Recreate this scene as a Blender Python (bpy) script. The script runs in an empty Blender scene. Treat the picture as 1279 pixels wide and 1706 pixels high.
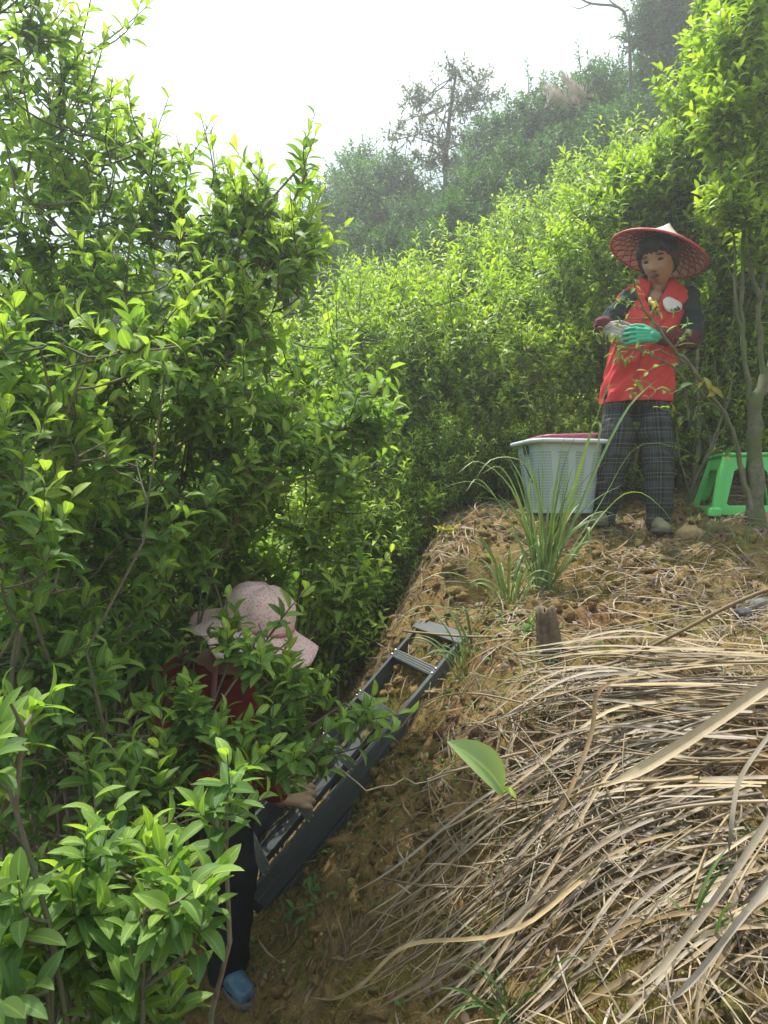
import bpy, math, random
import numpy as np
from mathutils import Vector, Matrix

# ------------------------------------------------------------------ camera, sky, sun, exposure
S = bpy.context.scene
COL = S.collection
CAMZ, FPX = 1.65, 26.0 / 36.0 * 1706.0
cd = bpy.data.cameras.new('camera')
cam = bpy.data.objects.new('camera', cd)
COL.objects.link(cam)
cam.location = (0, 0, CAMZ)
cam.rotation_euler = (math.radians(90), 0, 0)
cd.sensor_fit = 'VERTICAL'
cd.sensor_height = 36.0
cd.lens = 26.0
cd.clip_start = 0.05
cd.clip_end = 2000
S.camera = cam

SUN_EL, SUN_AZ = math.radians(70), math.radians(-32)      # azimuth from the view direction, negative = left
SUN_DIR = Vector((math.sin(SUN_AZ) * math.cos(SUN_EL), math.cos(SUN_AZ) * math.cos(SUN_EL), math.sin(SUN_EL)))
W = bpy.data.worlds.new('World')
S.world = W
W.use_nodes = True
wn, wl = W.node_tree.nodes, W.node_tree.links
bg = wn['Background']
bg.inputs['Strength'].default_value = 0.15
sky = wn.new('ShaderNodeTexSky')
sky.sky_type = 'NISHITA'
sky.sun_disc = False
sky.sun_elevation = SUN_EL
sky.sun_rotation = SUN_AZ
sky.dust_density = 3.0
sky.air_density = 1.0
tc = wn.new('ShaderNodeTexCoord')
cn = wn.new('ShaderNodeTexNoise')
cn.inputs['Scale'].default_value = 1.7
cn.inputs['Detail'].default_value = 4.0
cn.inputs['Roughness'].default_value = 0.5
wl.new(tc.outputs['Generated'], cn.inputs['Vector'])
cr = wn.new('ShaderNodeValToRGB')
cr.color_ramp.elements[0].position = 0.36
cr.color_ramp.elements[0].color = (0.72, 0.72, 0.72, 1)
cr.color_ramp.elements[1].position = 0.56
cr.color_ramp.elements[1].color = (0.97, 0.97, 0.97, 1)
wl.new(cn.outputs['Fac'], cr.inputs['Fac'])
cm = wn.new('ShaderNodeMix')
cm.data_type = 'RGBA'
# thin bright cloud, brighter towards the sun behind it
dp = wn.new('ShaderNodeVectorMath'); dp.operation = 'DOT_PRODUCT'
wl.new(tc.outputs['Generated'], dp.inputs[0]); dp.inputs[1].default_value = SUN_DIR
mx = wn.new('ShaderNodeMath'); mx.operation = 'MAXIMUM'; wl.new(dp.outputs['Value'], mx.inputs[0]); mx.inputs[1].default_value = 0
pw = wn.new('ShaderNodeMath'); pw.operation = 'POWER'; wl.new(mx.outputs[0], pw.inputs[0]); pw.inputs[1].default_value = 7
au = wn.new('ShaderNodeMix'); au.data_type = 'RGBA'; au.clamp_factor = False
au.inputs['A'].default_value = (1.7, 2.1, 2.3, 1); au.inputs['B'].default_value = (12, 12, 11.6, 1)
wl.new(pw.outputs[0], au.inputs['Factor'])
cn2 = wn.new('ShaderNodeTexNoise'); cn2.inputs['Scale'].default_value = 2.6; cn2.inputs['Detail'].default_value = 3
wl.new(tc.outputs['Generated'], cn2.inputs['Vector'])
cr2 = wn.new('ShaderNodeMapRange'); cr2.inputs['To Min'].default_value = .78; cr2.inputs['To Max'].default_value = 1.22
wl.new(cn2.outputs['Fac'], cr2.inputs['Value'])
vv_ = wn.new('ShaderNodeVectorMath'); vv_.operation = 'SCALE'
wl.new(au.outputs['Result'], vv_.inputs[0]); wl.new(cr2.outputs['Result'], vv_.inputs['Scale'])
wl.new(vv_.outputs[0], cm.inputs['B'])
wl.new(cr.outputs['Color'], cm.inputs['Factor'])
wl.new(sky.outputs['Color'], cm.inputs['A'])
wl.new(cm.outputs['Result'], bg.inputs['Color'])

sd = bpy.data.lights.new('sun', 'SUN')
sd.energy = 2.4
sd.angle = math.radians(1.2)
sd.color = (1.0, 0.95, 0.86)
sun = bpy.data.objects.new('sun', sd)
COL.objects.link(sun)
sun.location = (-4, 8, 12)
sun.rotation_euler = SUN_DIR.to_track_quat('Z', 'Y').to_euler()

S.view_settings.view_transform = 'Standard'
S.view_settings.look = 'None'
S.view_settings.gamma = 1.0
S.view_settings.use_curve_mapping = False
S.view_settings.exposure = 1.5
S.render.engine = 'CYCLES'
S.cycles.max_bounces = 8
S.cycles.diffuse_bounces = 4
S.cycles.glossy_bounces = 2
S.cycles.transmission_bounces = 5
S.cycles.transparent_max_bounces = 8
S.cycles.volume_bounces = 1
S.cycles.caustics_reflective = False
S.cycles.caustics_refractive = False
S.cycles.sample_clamp_indirect = 4.0
S.cycles.use_denoising = True

RNG = np.random.default_rng(11)
random.seed(4)

# ------------------------------------------------------------------ small helpers
def P(px, py, Y):
    """the point seen at a photo pixel at distance Y"""
    return np.array([(px - 639.5) / FPX * Y, Y, CAMZ - (py - 853.0) / FPX * Y])

def norm(a):
    a = np.asarray(a, float)
    return a / (np.linalg.norm(a, axis=-1, keepdims=True) + 1e-12)

def hash2(ix, iy, seed):
    n = (ix.astype(np.int64) * 374761393 + iy.astype(np.int64) * 668265263 + seed * 144269) & 0x7fffffff
    n = ((n ^ (n >> 13)) * 1274126177) & 0x7fffffff
    return ((n ^ (n >> 16)) & 0xffff) / 65535.0

def vnoise(x, y, seed=0):
    x, y = np.asarray(x, float), np.asarray(y, float)
    ix, iy = np.floor(x), np.floor(y)
    fx, fy = x - ix, y - iy
    fx, fy = fx * fx * (3 - 2 * fx), fy * fy * (3 - 2 * fy)
    a, b = hash2(ix, iy, seed), hash2(ix + 1, iy, seed)
    c, d = hash2(ix, iy + 1, seed), hash2(ix + 1, iy + 1, seed)
    return (a * (1 - fx) + b * fx) * (1 - fy) + (c * (1 - fx) + d * fx) * fy - 0.5

def fbm(x, y, octs=4, seed=0):
    s, a = 0.0, 1.0
    for k in range(octs):
        s = s + a * vnoise(x * 2 ** k + 17.3 * k, y * 2 ** k - 9.1 * k, seed + k)
        a *= 0.5
    return s

def sstep(a, b, x):
    t = np.clip((np.asarray(x, float) - a) / (b - a), 0, 1)
    return t * t * (3 - 2 * t)

def hbase(x, y):
    x, y = np.asarray(x, float), np.asarray(y, float)
    xf = np.interp(y, [0, 1, 2, 2.5, 3.1, 3.6, 4.2, 5.5, 9, 16], [-.05, -.1, -.35, -.6, -.47, -.5, -.5, -1.2, -3.5, -9])
    T = np.interp(y, [0, 1.3, 2, 2.6, 3.2, 3.7, 4.2], [.50, .70, .95, 1.1, 1.28, 1.5, 1.6])
    sl = np.interp(y, [0, 1, 2.5, 3.1, 3.7, 5, 9], [.9, .95, 1.0, 1.35, 1.9, 1.6, .8])
    s = x - xf
    ramp = .05 + sl * s
    top = T + .09 * (s - T / sl)
    k = .14
    h = np.clip(.5 + .5 * (top - ramp) / k, 0, 1)
    bank = top * (1 - h) + ramp * h - k * h * (1 - h)
    left = .05 + .10 * np.maximum(-s, 0)
    z = np.where(s > 0, bank, left)
    yy = np.maximum(y - 4.35, 0)
    yc = 15.5 - np.maximum(0, yy + 4.35 - 15.5)
    z = z + .36 * np.minimum(yy, 11.2) * (1 - np.exp(-yy * 1.5)) - .25 * np.maximum(yy - 13.5, 0)
    z = z - .30 * np.clip(1.2 - x, 0, 6) * sstep(6.5, 13, y)
    z = z + .30 * np.maximum(x - .8, 0) * sstep(4.2, 6.5, y) * np.exp(-np.maximum(np.abs(x) - 12, 0) / 12)
    return np.where(y > 30, np.maximum(z, -20), z)

def hgt(x, y):
    x, y = np.asarray(x, float), np.asarray(y, float)
    z = hbase(x, y)
    z = z + .09 * fbm(x * 2.2, y * 2.2, 3, 3) + .05 * fbm(x * 8, y * 8, 3, 8)
    z = z - .085 * sstep(.95, 1.15, x) * sstep(3.35, 3.6, y) * sstep(4.5, 4.2, y) + .055 * np.exp(-((x - .9) / .25) ** 2 - ((y - 3.98) / .25) ** 2)
    # crumbled hollow under the lip of the terrace
    z = z - .26 * np.exp(-(((x - .46) / .12) ** 2 + ((y - 3.38) / .13) ** 2))
    return z

def G(px, py, off=0.0):
    """where the view ray through a photo pixel meets the ground raised by off"""
    d = np.array([(px - 639.5) / FPX, 1.0, -(py - 853.0) / FPX])
    t, p = .5, None
    while t < 30:
        p = np.array([0, 0, CAMZ]) + d * t
        if p[2] < float(hgt(p[0], p[1])) + off:
            return p
        t += .01
    return p

def tag(o, label=None, cat=None, group=None, kind=None):
    if label: o['label'] = label
    if cat: o['category'] = cat
    if group: o['group'] = group
    if kind: o['kind'] = kind
    return o

def empty(name, loc, rz=0.0):
    o = bpy.data.objects.new(name, None)
    o.location = loc
    o.rotation_euler = (0, 0, rz)
    o.empty_display_size = .1
    COL.objects.link(o)
    return o

def link(name, me, parent=None, mat=None, smooth=None):
    if mat is not None and len(me.materials) == 0:
        me.materials.append(mat)
    o = bpy.data.objects.new(name, me)
    COL.objects.link(o)
    if parent is not None:
        o.parent = parent
    return o

def np_mesh(name, V, Q, tone=None, smooth=True, mat=None):
    """mesh from arrays; Q (M,3) or (M,4)"""
    V = np.ascontiguousarray(V, dtype=np.float32)
    Q = np.ascontiguousarray(Q, dtype=np.int32)
    k = Q.shape[1]
    me = bpy.data.meshes.new(name)
    me.vertices.add(len(V))
    me.vertices.foreach_set('co', V.ravel())
    me.loops.add(Q.size)
    me.loops.foreach_set('vertex_index', Q.ravel())
    me.polygons.add(len(Q))
    me.polygons.foreach_set('loop_start', np.arange(0, Q.size, k, dtype=np.int32))
    if smooth:
        me.polygons.foreach_set('use_smooth', np.ones(len(Q), dtype=bool))
    if tone is not None:
        a = me.color_attributes.new('tone', 'FLOAT_COLOR', 'POINT')
        t = np.ones((len(V), 4), np.float32)
        t[:, :tone.shape[1]] = tone
        a.data.foreach_set('color', t.ravel())
    me.update()
    if mat is not None:
        me.materials.append(mat)
    return me

class Geo:
    def __init__(s): s.V, s.Q, s.T, s.n = [], [], [], 0
    def add(s, V, Q, T=None):
        s.V.append(np.asarray(V, float)); s.Q.append(np.asarray(Q, int) + s.n); s.n += len(V)
        s.T.append(np.zeros((len(V), 3)) if T is None else T)
    def mesh(s, name, mat=None, smooth=True):
        return np_mesh(name, np.vstack(s.V), np.vstack(s.Q), np.vstack(s.T), smooth, mat)

def frames(pts):
    pts = np.asarray(pts, float)
    t = np.gradient(pts, axis=0)
    t = norm(t)
    up = np.array([0, 0, 1.0]) if abs(t[0][2]) < .9 else np.array([1.0, 0, 0])
    u = norm(np.cross(t[0], up))
    U, N = [], []
    for k in range(len(pts)):
        u = norm(u - t[k] * np.dot(u, t[k]))
        U.append(u); N.append(np.cross(u, t[k]))
    return t, np.array(U), np.array(N)

def tube(pts, rad, sides=5, cap=True):
    pts = np.asarray(pts, float); n = len(pts)
    rad = np.broadcast_to(np.asarray(rad, float), (n,))
    t, U, N = frames(pts)
    a = np.arange(sides) * 2 * math.pi / sides
    V = pts[:, None, :] + rad[:, None, None] * (np.cos(a)[None, :, None] * U[:, None, :] + np.sin(a)[None, :, None] * N[:, None, :])
    V = V.reshape(-1, 3)
    i, j = np.meshgrid(np.arange(n - 1), np.arange(sides), indexing='ij')
    j2 = (j + 1) % sides
    Q = np.stack([i * sides + j, i * sides + j2, (i + 1) * sides + j2, (i + 1) * sides + j], -1).reshape(-1, 4)
    if cap:
        V = np.vstack([V, pts[0], pts[-1]])
        c0, c1 = n * sides, n * sides + 1
        jj = np.arange(sides); j2 = (jj + 1) % sides
        Q = np.vstack([Q, np.stack([j2, jj, np.full(sides, c0), np.full(sides, c0)], -1)[:, [0, 1, 2, 3]] * 1,
                       np.stack([(n - 1) * sides + jj, (n - 1) * sides + j2, np.full(sides, c1), np.full(sides, c1)], -1)])
        # degenerate quads are turned into proper triangles by nudging: keep as fan of thin quads
        Q = Q[: (n - 1) * sides]
        if sides == 4:
            Q = np.vstack([Q, [[3, 2, 1, 0]], [[(n - 1) * 4 + k for k in range(4)]]])
        V = V[:-2]
    return V, Q

def ribbon(pts, width, up=(0, 0, 1), fold=.15, thick=0.0):
    """a strip folded along its middle: three vertices across"""
    pts = np.asarray(pts, float); n = len(pts)
    w = np.broadcast_to(np.asarray(width, float), (n,))
    t = norm(np.gradient(pts, axis=0))
    up = np.broadcast_to(np.asarray(up, float), (n, 3))
    s = norm(np.cross(t, up)); nn = np.cross(s, t)
    L = pts - s * w[:, None] * .5 + nn * (fold * w)[:, None]
    Rr = pts + s * w[:, None] * .5 + nn * (fold * w)[:, None]
    V = np.stack([L, pts, Rr], 1).reshape(-1, 3)
    i = np.arange(n - 1) * 3
    Q = np.vstack([np.stack([i, i + 1, i + 4, i + 3], -1), np.stack([i + 1, i + 2, i + 5, i + 4], -1)])
    return V, Q

def bez(a, b, c, n):
    t = np.linspace(0, 1, n)[:, None]
    return (1 - t) ** 2 * np.asarray(a) + 2 * t * (1 - t) * np.asarray(b) + t * t * np.asarray(c)

def spline(pts, n):
    """Catmull-Rom through points"""
    p = np.asarray(pts, float)
    p = np.vstack([2 * p[0] - p[1], p, 2 * p[-1] - p[-2]])
    out = []
    m = len(p) - 3
    for u in np.linspace(0, m - 1e-6, n):
        k = int(u); t = u - k
        a, b, c, d = p[k:k + 4]
        out.append(.5 * ((2 * b) + (-a + c) * t + (2 * a - 5 * b + 4 * c - d) * t * t + (-a + 3 * b - 3 * c + d) * t ** 3))
    return np.array(out)

# ------------------------------------------------------------------ materials
def mat_new(name):
    m = bpy.data.materials.new(name)
    m.use_nodes = True
    nt = m.node_tree
    return m, nt, nt.nodes, nt.links, nt.nodes['Principled BSDF']

def ramp(nodes, stops, interp='LINEAR'):
    r = nodes.new('ShaderNodeValToRGB')
    r.color_ramp.interpolation = interp
    e = r.color_ramp.elements
    e[0].position, e[0].color = stops[0][0], (*stops[0][1], 1)
    e[1].position, e[1].color = stops[-1][0], (*stops[-1][1], 1)
    for p_, c_ in stops[1:-1]:
        x = e.new(p_); x.color = (*c_, 1)
    return r

def noise_node(nodes, links, scale, detail=4, rough=.55, coord='Object', vec=None):
    n = nodes.new('ShaderNodeTexNoise')
    n.inputs['Scale'].default_value = scale
    n.inputs['Detail'].default_value = detail
    n.inputs['Roughness'].default_value = rough
    if vec is None:
        t = nodes.new('ShaderNodeTexCoord')
        vec = t.outputs[coord]
    links.new(vec, n.inputs['Vector'])
    return n

def mixc(nodes, links, fac, a, b, mode='MIX'):
    m = nodes.new('ShaderNodeMix')
    m.data_type = 'RGBA'; m.blend_type = mode
    for s_, v in (('Factor', fac), ('A', a), ('B', b)):
        if hasattr(v, 'node'): links.new(v, m.inputs[s_])
        elif s_ == 'Factor': m.inputs[s_].default_value = v
        else: m.inputs[s_].default_value = (*v, 1)
    return m.outputs['Result']

def bump(nodes, links, bsdf, height, strength=.3, dist=.01):
    b = nodes.new('ShaderNodeBump')
    b.inputs['Strength'].default_value = strength
    b.inputs['Distance'].default_value = dist
    links.new(height, b.inputs['Height'])
    links.new(b.outputs['Normal'], bsdf.inputs['Normal'])

def plain(name, col, rough=.6, var=.25, scale=25, bumps=0.0, metal=0.0, spec=.5, dist=.004, coat=0):
    m, nt, n, l, b = mat_new(name)
    t = noise_node(n, l, scale)
    c = mixc(n, l, t.outputs['Fac'], tuple(x * (1 - var) for x in col), tuple(min(1, x * (1 + var)) for x in col))
    l.new(c, b.inputs['Base Color'])
    b.inputs['Roughness'].default_value = rough
    b.inputs['Metallic'].default_value = metal
    b.inputs['Specular IOR Level'].default_value = spec
    if coat: b.inputs['Coat Weight'].default_value = coat
    if bumps: bump(n, l, b, t.outputs['Fac'], bumps, dist)
    return m

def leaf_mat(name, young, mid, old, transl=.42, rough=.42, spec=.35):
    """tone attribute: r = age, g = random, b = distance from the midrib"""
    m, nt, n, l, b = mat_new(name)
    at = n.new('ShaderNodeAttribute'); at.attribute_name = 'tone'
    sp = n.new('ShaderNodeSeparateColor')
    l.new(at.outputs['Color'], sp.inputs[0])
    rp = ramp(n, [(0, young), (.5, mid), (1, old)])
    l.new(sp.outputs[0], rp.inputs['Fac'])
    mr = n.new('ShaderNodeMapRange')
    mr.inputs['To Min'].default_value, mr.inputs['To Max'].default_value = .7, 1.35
    l.new(sp.outputs[1], mr.inputs['Value'])
    hs = n.new('ShaderNodeHueSaturation')
    l.new(rp.outputs['Color'], hs.inputs['Color'])
    l.new(mr.outputs['Result'], hs.inputs['Value'])
    hm = n.new('ShaderNodeMapRange')
    hm.inputs['To Min'].default_value, hm.inputs['To Max'].default_value = .515, .485
    l.new(sp.outputs[1], hm.inputs['Value'])
    l.new(hm.outputs['Result'], hs.inputs['Hue'])
    rib = ramp(n, [(0, (1.7, 1.6, 1.4)), (.16, (1, 1, 1)), (.85, (1, 1, 1)), (1, (.93, .93, .93))])
    l.new(sp.outputs[2], rib.inputs['Fac'])
    c = mixc(n, l, 1.0, hs.outputs['Color'], rib.outputs['Color'], 'MULTIPLY')
    bl = ramp(n, [(.955, (0, 0, 0)), (.975, (1, 1, 1))]); l.new(sp.outputs[1], bl.inputs['Fac'])      # a few blemished leaves
    bn = noise_node(n, l, 35, 3); br = ramp(n, [(.42, (0, 0, 0)), (.58, (1, 1, 1))]); l.new(bn.outputs['Fac'], br.inputs['Fac'])
    bm_ = n.new('ShaderNodeMath'); bm_.operation = 'MULTIPLY'; l.new(bl.outputs['Color'], bm_.inputs[0]); l.new(br.outputs['Color'], bm_.inputs[1])
    c = mixc(n, l, bm_.outputs[0], c, (.20, .15, .04))
    l.new(c, b.inputs['Base Color'])
    b.inputs['Roughness'].default_value = rough
    b.inputs['Specular IOR Level'].default_value = spec
    tz = noise_node(n, l, 90, 2)
    bump(n, l, b, tz.outputs['Fac'], .12, .004)
    tr = n.new('ShaderNodeBsdfTranslucent')
    c2 = mixc(n, l, 1.0, c, (1.3, 1.35, .5), 'MULTIPLY')
    l.new(c2, tr.inputs['Color'])
    ms = n.new('ShaderNodeMixShader')
    ms.inputs['Fac'].default_value = transl
    l.new(b.outputs['BSDF'], ms.inputs[1]); l.new(tr.outputs['BSDF'], ms.inputs[2])
    l.new(ms.outputs['Shader'], n['Material Output'].inputs['Surface'])
    return m

M = {}
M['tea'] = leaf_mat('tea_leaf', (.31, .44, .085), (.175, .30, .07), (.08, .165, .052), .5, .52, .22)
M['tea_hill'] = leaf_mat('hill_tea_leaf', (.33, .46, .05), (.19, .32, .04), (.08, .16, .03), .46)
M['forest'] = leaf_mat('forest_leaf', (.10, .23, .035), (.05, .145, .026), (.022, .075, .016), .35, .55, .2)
M['pale_tree'] = leaf_mat('pale_tree_leaf', (.17, .21, .10), (.12, .15, .075), (.08, .10, .055), .3, .5)
M['grass'] = leaf_mat('grass_blade', (.21, .30, .11), (.12, .21, .07), (.07, .14, .045), .32, .4)
M['weed'] = leaf_mat('weed_leaf', (.14, .27, .05), (.08, .19, .04), (.04, .11, .03))

def bark(name, a, b_, c, scale=30):
    m, nt, n, l, b = mat_new(name)
    t = noise_node(n, l, scale, 5)
    t2 = noise_node(n, l, scale * .25, 3)
    x = ramp(n, [(.35, a), (.65, b_)])
    l.new(t.outputs['Fac'], x.inputs['Fac'])
    y = ramp(n, [(.45, (0, 0, 0)), (.6, (1, 1, 1))])
    l.new(t2.outputs['Fac'], y.inputs['Fac'])
    l.new(mixc(n, l, y.outputs['Color'], x.outputs['Color'], c), b.inputs['Base Color'])
    b.inputs['Roughness'].default_value = .85
    bump(n, l, b, t.outputs['Fac'], .5, .006)
    return m
M['bark'] = bark('tea_bark', (.10, .075, .05), (.20, .165, .12), (.10, .11, .06))
M['bark_grey'] = bark('grey_bark', (.10, .095, .065), (.24, .225, .165), (.10, .125, .05), 22)
M['bark_moss'] = bark('mossy_bark', (.07, .075, .04), (.17, .17, .11), (.085, .115, .035), 24)
M['bark_dark'] = bark('forest_bark', (.05, .045, .04), (.10, .09, .075), (.07, .08, .05), 8)

# dry plant matter
def dry(name, a, b_, c):
    m, nt, n, l, b = mat_new(name)
    at = n.new('ShaderNodeAttribute'); at.attribute_name = 'tone'
    sp = n.new('ShaderNodeSeparateColor'); l.new(at.outputs['Color'], sp.inputs[0])
    rp = ramp(n, [(0, a), (.5, b_), (1, c)])
    t = noise_node(n, l, 18, 4)
    ad = n.new('ShaderNodeMath'); ad.operation = 'MULTIPLY_ADD'
    l.new(t.outputs['Fac'], ad.inputs[0]); ad.inputs[1].default_value = .7
    mu = n.new('ShaderNodeMath'); mu.operation = 'MULTIPLY_ADD'
    l.new(sp.outputs[0], mu.inputs[0]); mu.inputs[1].default_value = .75; mu.inputs[2].default_value = -.22
    l.new(mu.outputs[0], ad.inputs[2])
    l.new(ad.outputs[0], rp.inputs['Fac'])
    # fine streaks running along the blade (b = across)
    wv = n.new('ShaderNodeMath'); wv.operation = 'SINE'
    m3 = n.new('ShaderNodeMath'); m3.operation = 'MULTIPLY'; l.new(sp.outputs[2], m3.inputs[0]); m3.inputs[1].default_value = 40
    l.new(m3.outputs[0], wv.inputs[0])
    st = n.new('ShaderNodeMapRange'); st.inputs['From Min'].default_value = -1
    st.inputs['To Min'].default_value, st.inputs['To Max'].default_value = .82, 1.06
    l.new(wv.outputs[0], st.inputs['Value'])
    hs = n.new('ShaderNodeHueSaturation'); l.new(mixc(n, l, 1.0, rp.outputs['Color'], st.outputs['Result'], 'MULTIPLY'), hs.inputs['Color'])
    sm = n.new('ShaderNodeMapRange'); sm.inputs['To Min'].default_value, sm.inputs['To Max'].default_value = .55, 1.15; l.new(sp.outputs[1], sm.inputs['Value']); l.new(sm.outputs['Result'], hs.inputs['Saturation'])
    l.new(hs.outputs['Color'], b.inputs['Base Color'])
    b.inputs['Roughness'].default_value = .62
    b.inputs['Specular IOR Level'].default_value = .3
    bump(n, l, b, t.outputs['Fac'], .25, .004)
    return m
M['straw'] = dry('dry_reed', (.06, .038, .02), (.215, .152, .08), (.43, .345, .205))
M['straw_dark'] = dry('dry_litter', (.06, .035, .015), (.16, .095, .042), (.33, .23, .12))

def ground_mat():
    m, nt, n, l, b = mat_new('hillside_soil')
    geo = n.new('ShaderNodeNewGeometry')
    v = geo.outputs['Position']
    big = noise_node(n, l, 1.6, 5, .6, vec=v)
    mid = noise_node(n, l, 7, 5, .65, vec=v)
    fine = noise_node(n, l, 75, 8, .78, vec=v)
    soil = ramp(n, [(.3, (.15, .092, .036)), (.5, (.35, .23, .09)), (.72, (.52, .38, .175))])
    l.new(fine.outputs['Fac'], soil.inputs['Fac'])
    red = ramp(n, [(.3, (.12, .055, .02)), (.7, (.30, .165, .065))])
    l.new(fine.outputs['Fac'], red.inputs['Fac'])
    moss = ramp(n, [(.3, (.08, .08, .02)), (.52, (.23, .205, .055)), (.75, (.36, .32, .10))])
    l.new(fine.outputs['Fac'], moss.inputs['Fac'])
    f1 = ramp(n, [(.45, (0, 0, 0)), (.62, (1, 1, 1))]); l.new(mid.outputs['Fac'], f1.inputs['Fac'])
    f2 = ramp(n, [(.52, (0, 0, 0)), (.66, (1, 1, 1))]); l.new(big.outputs['Fac'], f2.inputs['Fac'])
    c = mixc(n, l, f1.outputs['Color'], soil.outputs['Color'], moss.outputs['Color'])
    c = mixc(n, l, f2.outputs['Color'], c, red.outputs['Color'])
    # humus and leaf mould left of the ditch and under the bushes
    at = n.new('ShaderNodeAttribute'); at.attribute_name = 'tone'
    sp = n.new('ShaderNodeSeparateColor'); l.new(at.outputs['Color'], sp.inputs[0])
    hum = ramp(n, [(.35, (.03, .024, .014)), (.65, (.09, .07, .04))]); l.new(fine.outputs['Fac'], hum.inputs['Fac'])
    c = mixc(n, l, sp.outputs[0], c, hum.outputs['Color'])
    l.new(c, b.inputs['Base Color'])
    b.inputs['Roughness'].default_value = .95
    b.inputs['Specular IOR Level'].default_value = .15
    ad = n.new('ShaderNodeMath'); ad.operation = 'ADD'
    l.new(mid.outputs['Fac'], ad.inputs[0]); l.new(fine.outputs['Fac'], ad.inputs[1])
    bump(n, l, b, ad.outputs[0], .9, .03)
    return m
M['ground'] = ground_mat()

# ------------------------------------------------------------------ the ground, one sheet
def axis(lo, a, b, hi, step, grow=1.12):
    mid = list(np.arange(a, b + 1e-6, step))
    r, s_ = [], step
    x = b
    while x < hi:
        s_ *= grow; x += s_; r.append(x)
    lft, s_ = [], step
    x = a
    while x > lo:
        s_ *= grow; x -= s_; lft.append(x)
    return np.array(lft[::-1] + mid + r)
gx = axis(-400, -1.4, 2.4, 400, .021)
gy = axis(-300, .9, 4.5, 700, .021)
GX, GY = np.meshgrid(gx, gy, indexing='ij')
GZ = hgt(GX, GY)
near = (np.abs(GX) < 4) & (GY < 8)
GZ = GZ + np.where(near, .022 * fbm(GX * 26, GY * 26, 2, 21), 0)
nx, ny = GX.shape
ii, jj = np.meshgrid(np.arange(nx - 1), np.arange(ny - 1), indexing='ij')
Qg = np.stack([ii * ny + jj, (ii + 1) * ny + jj, (ii + 1) * ny + jj + 1, ii * ny + jj + 1], -1).reshape(-1, 4)
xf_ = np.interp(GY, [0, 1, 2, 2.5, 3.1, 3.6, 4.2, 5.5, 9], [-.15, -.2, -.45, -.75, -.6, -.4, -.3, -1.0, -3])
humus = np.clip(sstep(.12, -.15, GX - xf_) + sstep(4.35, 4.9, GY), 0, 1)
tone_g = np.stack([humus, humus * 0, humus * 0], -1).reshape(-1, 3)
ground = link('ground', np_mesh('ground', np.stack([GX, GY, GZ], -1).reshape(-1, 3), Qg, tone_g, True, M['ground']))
tag(ground, kind='structure')

# ------------------------------------------------------------------ the hazy air
import bmesh
bm = bmesh.new(); bmesh.ops.create_cube(bm, size=1)
hm_ = bpy.data.meshes.new('haze'); bm.to_mesh(hm_); bm.free()
haze = link('haze', hm_)
haze.scale = (900, 1100, 46); haze.location = (0, 200, -7)
tag(haze, kind='stuff')
mh = bpy.data.materials.new('haze_air'); mh.use_nodes = True
mh.node_tree.nodes.remove(mh.node_tree.nodes['Principled BSDF'])
pv = mh.node_tree.nodes.new('ShaderNodeVolumePrincipled')
pv.inputs['Color'].default_value = (.93, .97, 1, 1)
pv.inputs['Density'].default_value = .0085
pv.inputs['Anisotropy'].default_value = .55
mh.node_tree.links.new(pv.outputs['Volume'], mh.node_tree.nodes['Material Output'].inputs['Volume'])
hm_.materials.append(mh)
# ------------------------------------------------------------------ leaves
STN = {10: ([0, .06, .14, .26, .40, .55, .70, .83, .93, 1], [.06, .28, .60, .86, .99, .98, .82, .55, .26, .015]),
       6: ([0, .15, .38, .62, .85, 1], [.07, .62, 1, .92, .48, .02]),
       4: ([0, .3, .68, 1], [.1, .95, .82, .02]),
       3: ([0, .45, 1], [.12, 1, .03])}

def leaf_verts(n, droop, width, fold):
    """unit leaves along +x, face up +z; droop/width/fold arrays (N,) -> (N, n*3, 3) and the across value"""
    t, w = np.array(STN[n][0]), np.array(STN[n][1])
    th = .5 * droop[:, None] - droop[:, None] * t[None, :] * 1.0
    dt = np.diff(t, prepend=0)
    x = np.cumsum(np.cos(th) * dt, 1); z = np.cumsum(np.sin(th) * dt, 1)
    hw = .5 * width[:, None] * w[None, :]
    up = fold[:, None] * hw
    nx_, nz_ = -np.sin(th), np.cos(th)
    mid = np.stack([x, np.zeros_like(x), z], -1)
    Lf = np.stack([x + nx_ * up, hw, z + nz_ * up], -1)
    Rt = np.stack([x + nx_ * up, -hw, z + nz_ * up], -1)
    V = np.stack([Lf, mid, Rt], 2).reshape(len(droop), -1, 3)
    return V, np.tile([1, 0, 1], n)

def leaf_quads(n):
    i = np.arange(n - 1) * 3
    return np.vstack([np.stack([i + 1, i, i + 3, i + 4], -1), np.stack([i + 2, i + 1, i + 4, i + 5], -1)])

def bake_leaves(Lv, n, sel=None):
    """Lv: dict of arrays pos, dir, nor, len, wid, droop, age, rnd"""
    if sel is not None: Lv = {k: v[sel] for k, v in Lv.items()}
    N = len(Lv['len'])
    V, ac = leaf_verts(n, Lv['droop'], Lv['wid'], Lv['fold'])
    s_ = np.cross(Lv['nor'], Lv['dir'])
    W_ = (V[:, :, 0:1] * Lv['dir'][:, None] + V[:, :, 1:2] * s_[:, None] + V[:, :, 2:3] * Lv['nor'][:, None]) * Lv['len'][:, None, None] + Lv['pos'][:, None]
    q = leaf_quads(n)
    Q = (q[None] + (np.arange(N) * n * 3)[:, None, None]).reshape(-1, 4)
    T = np.stack([np.repeat(Lv['age'], n * 3), np.repeat(Lv['rnd'], n * 3), np.tile(ac, N)], -1)
    return W_.reshape(-1, 3), Q, T

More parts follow.
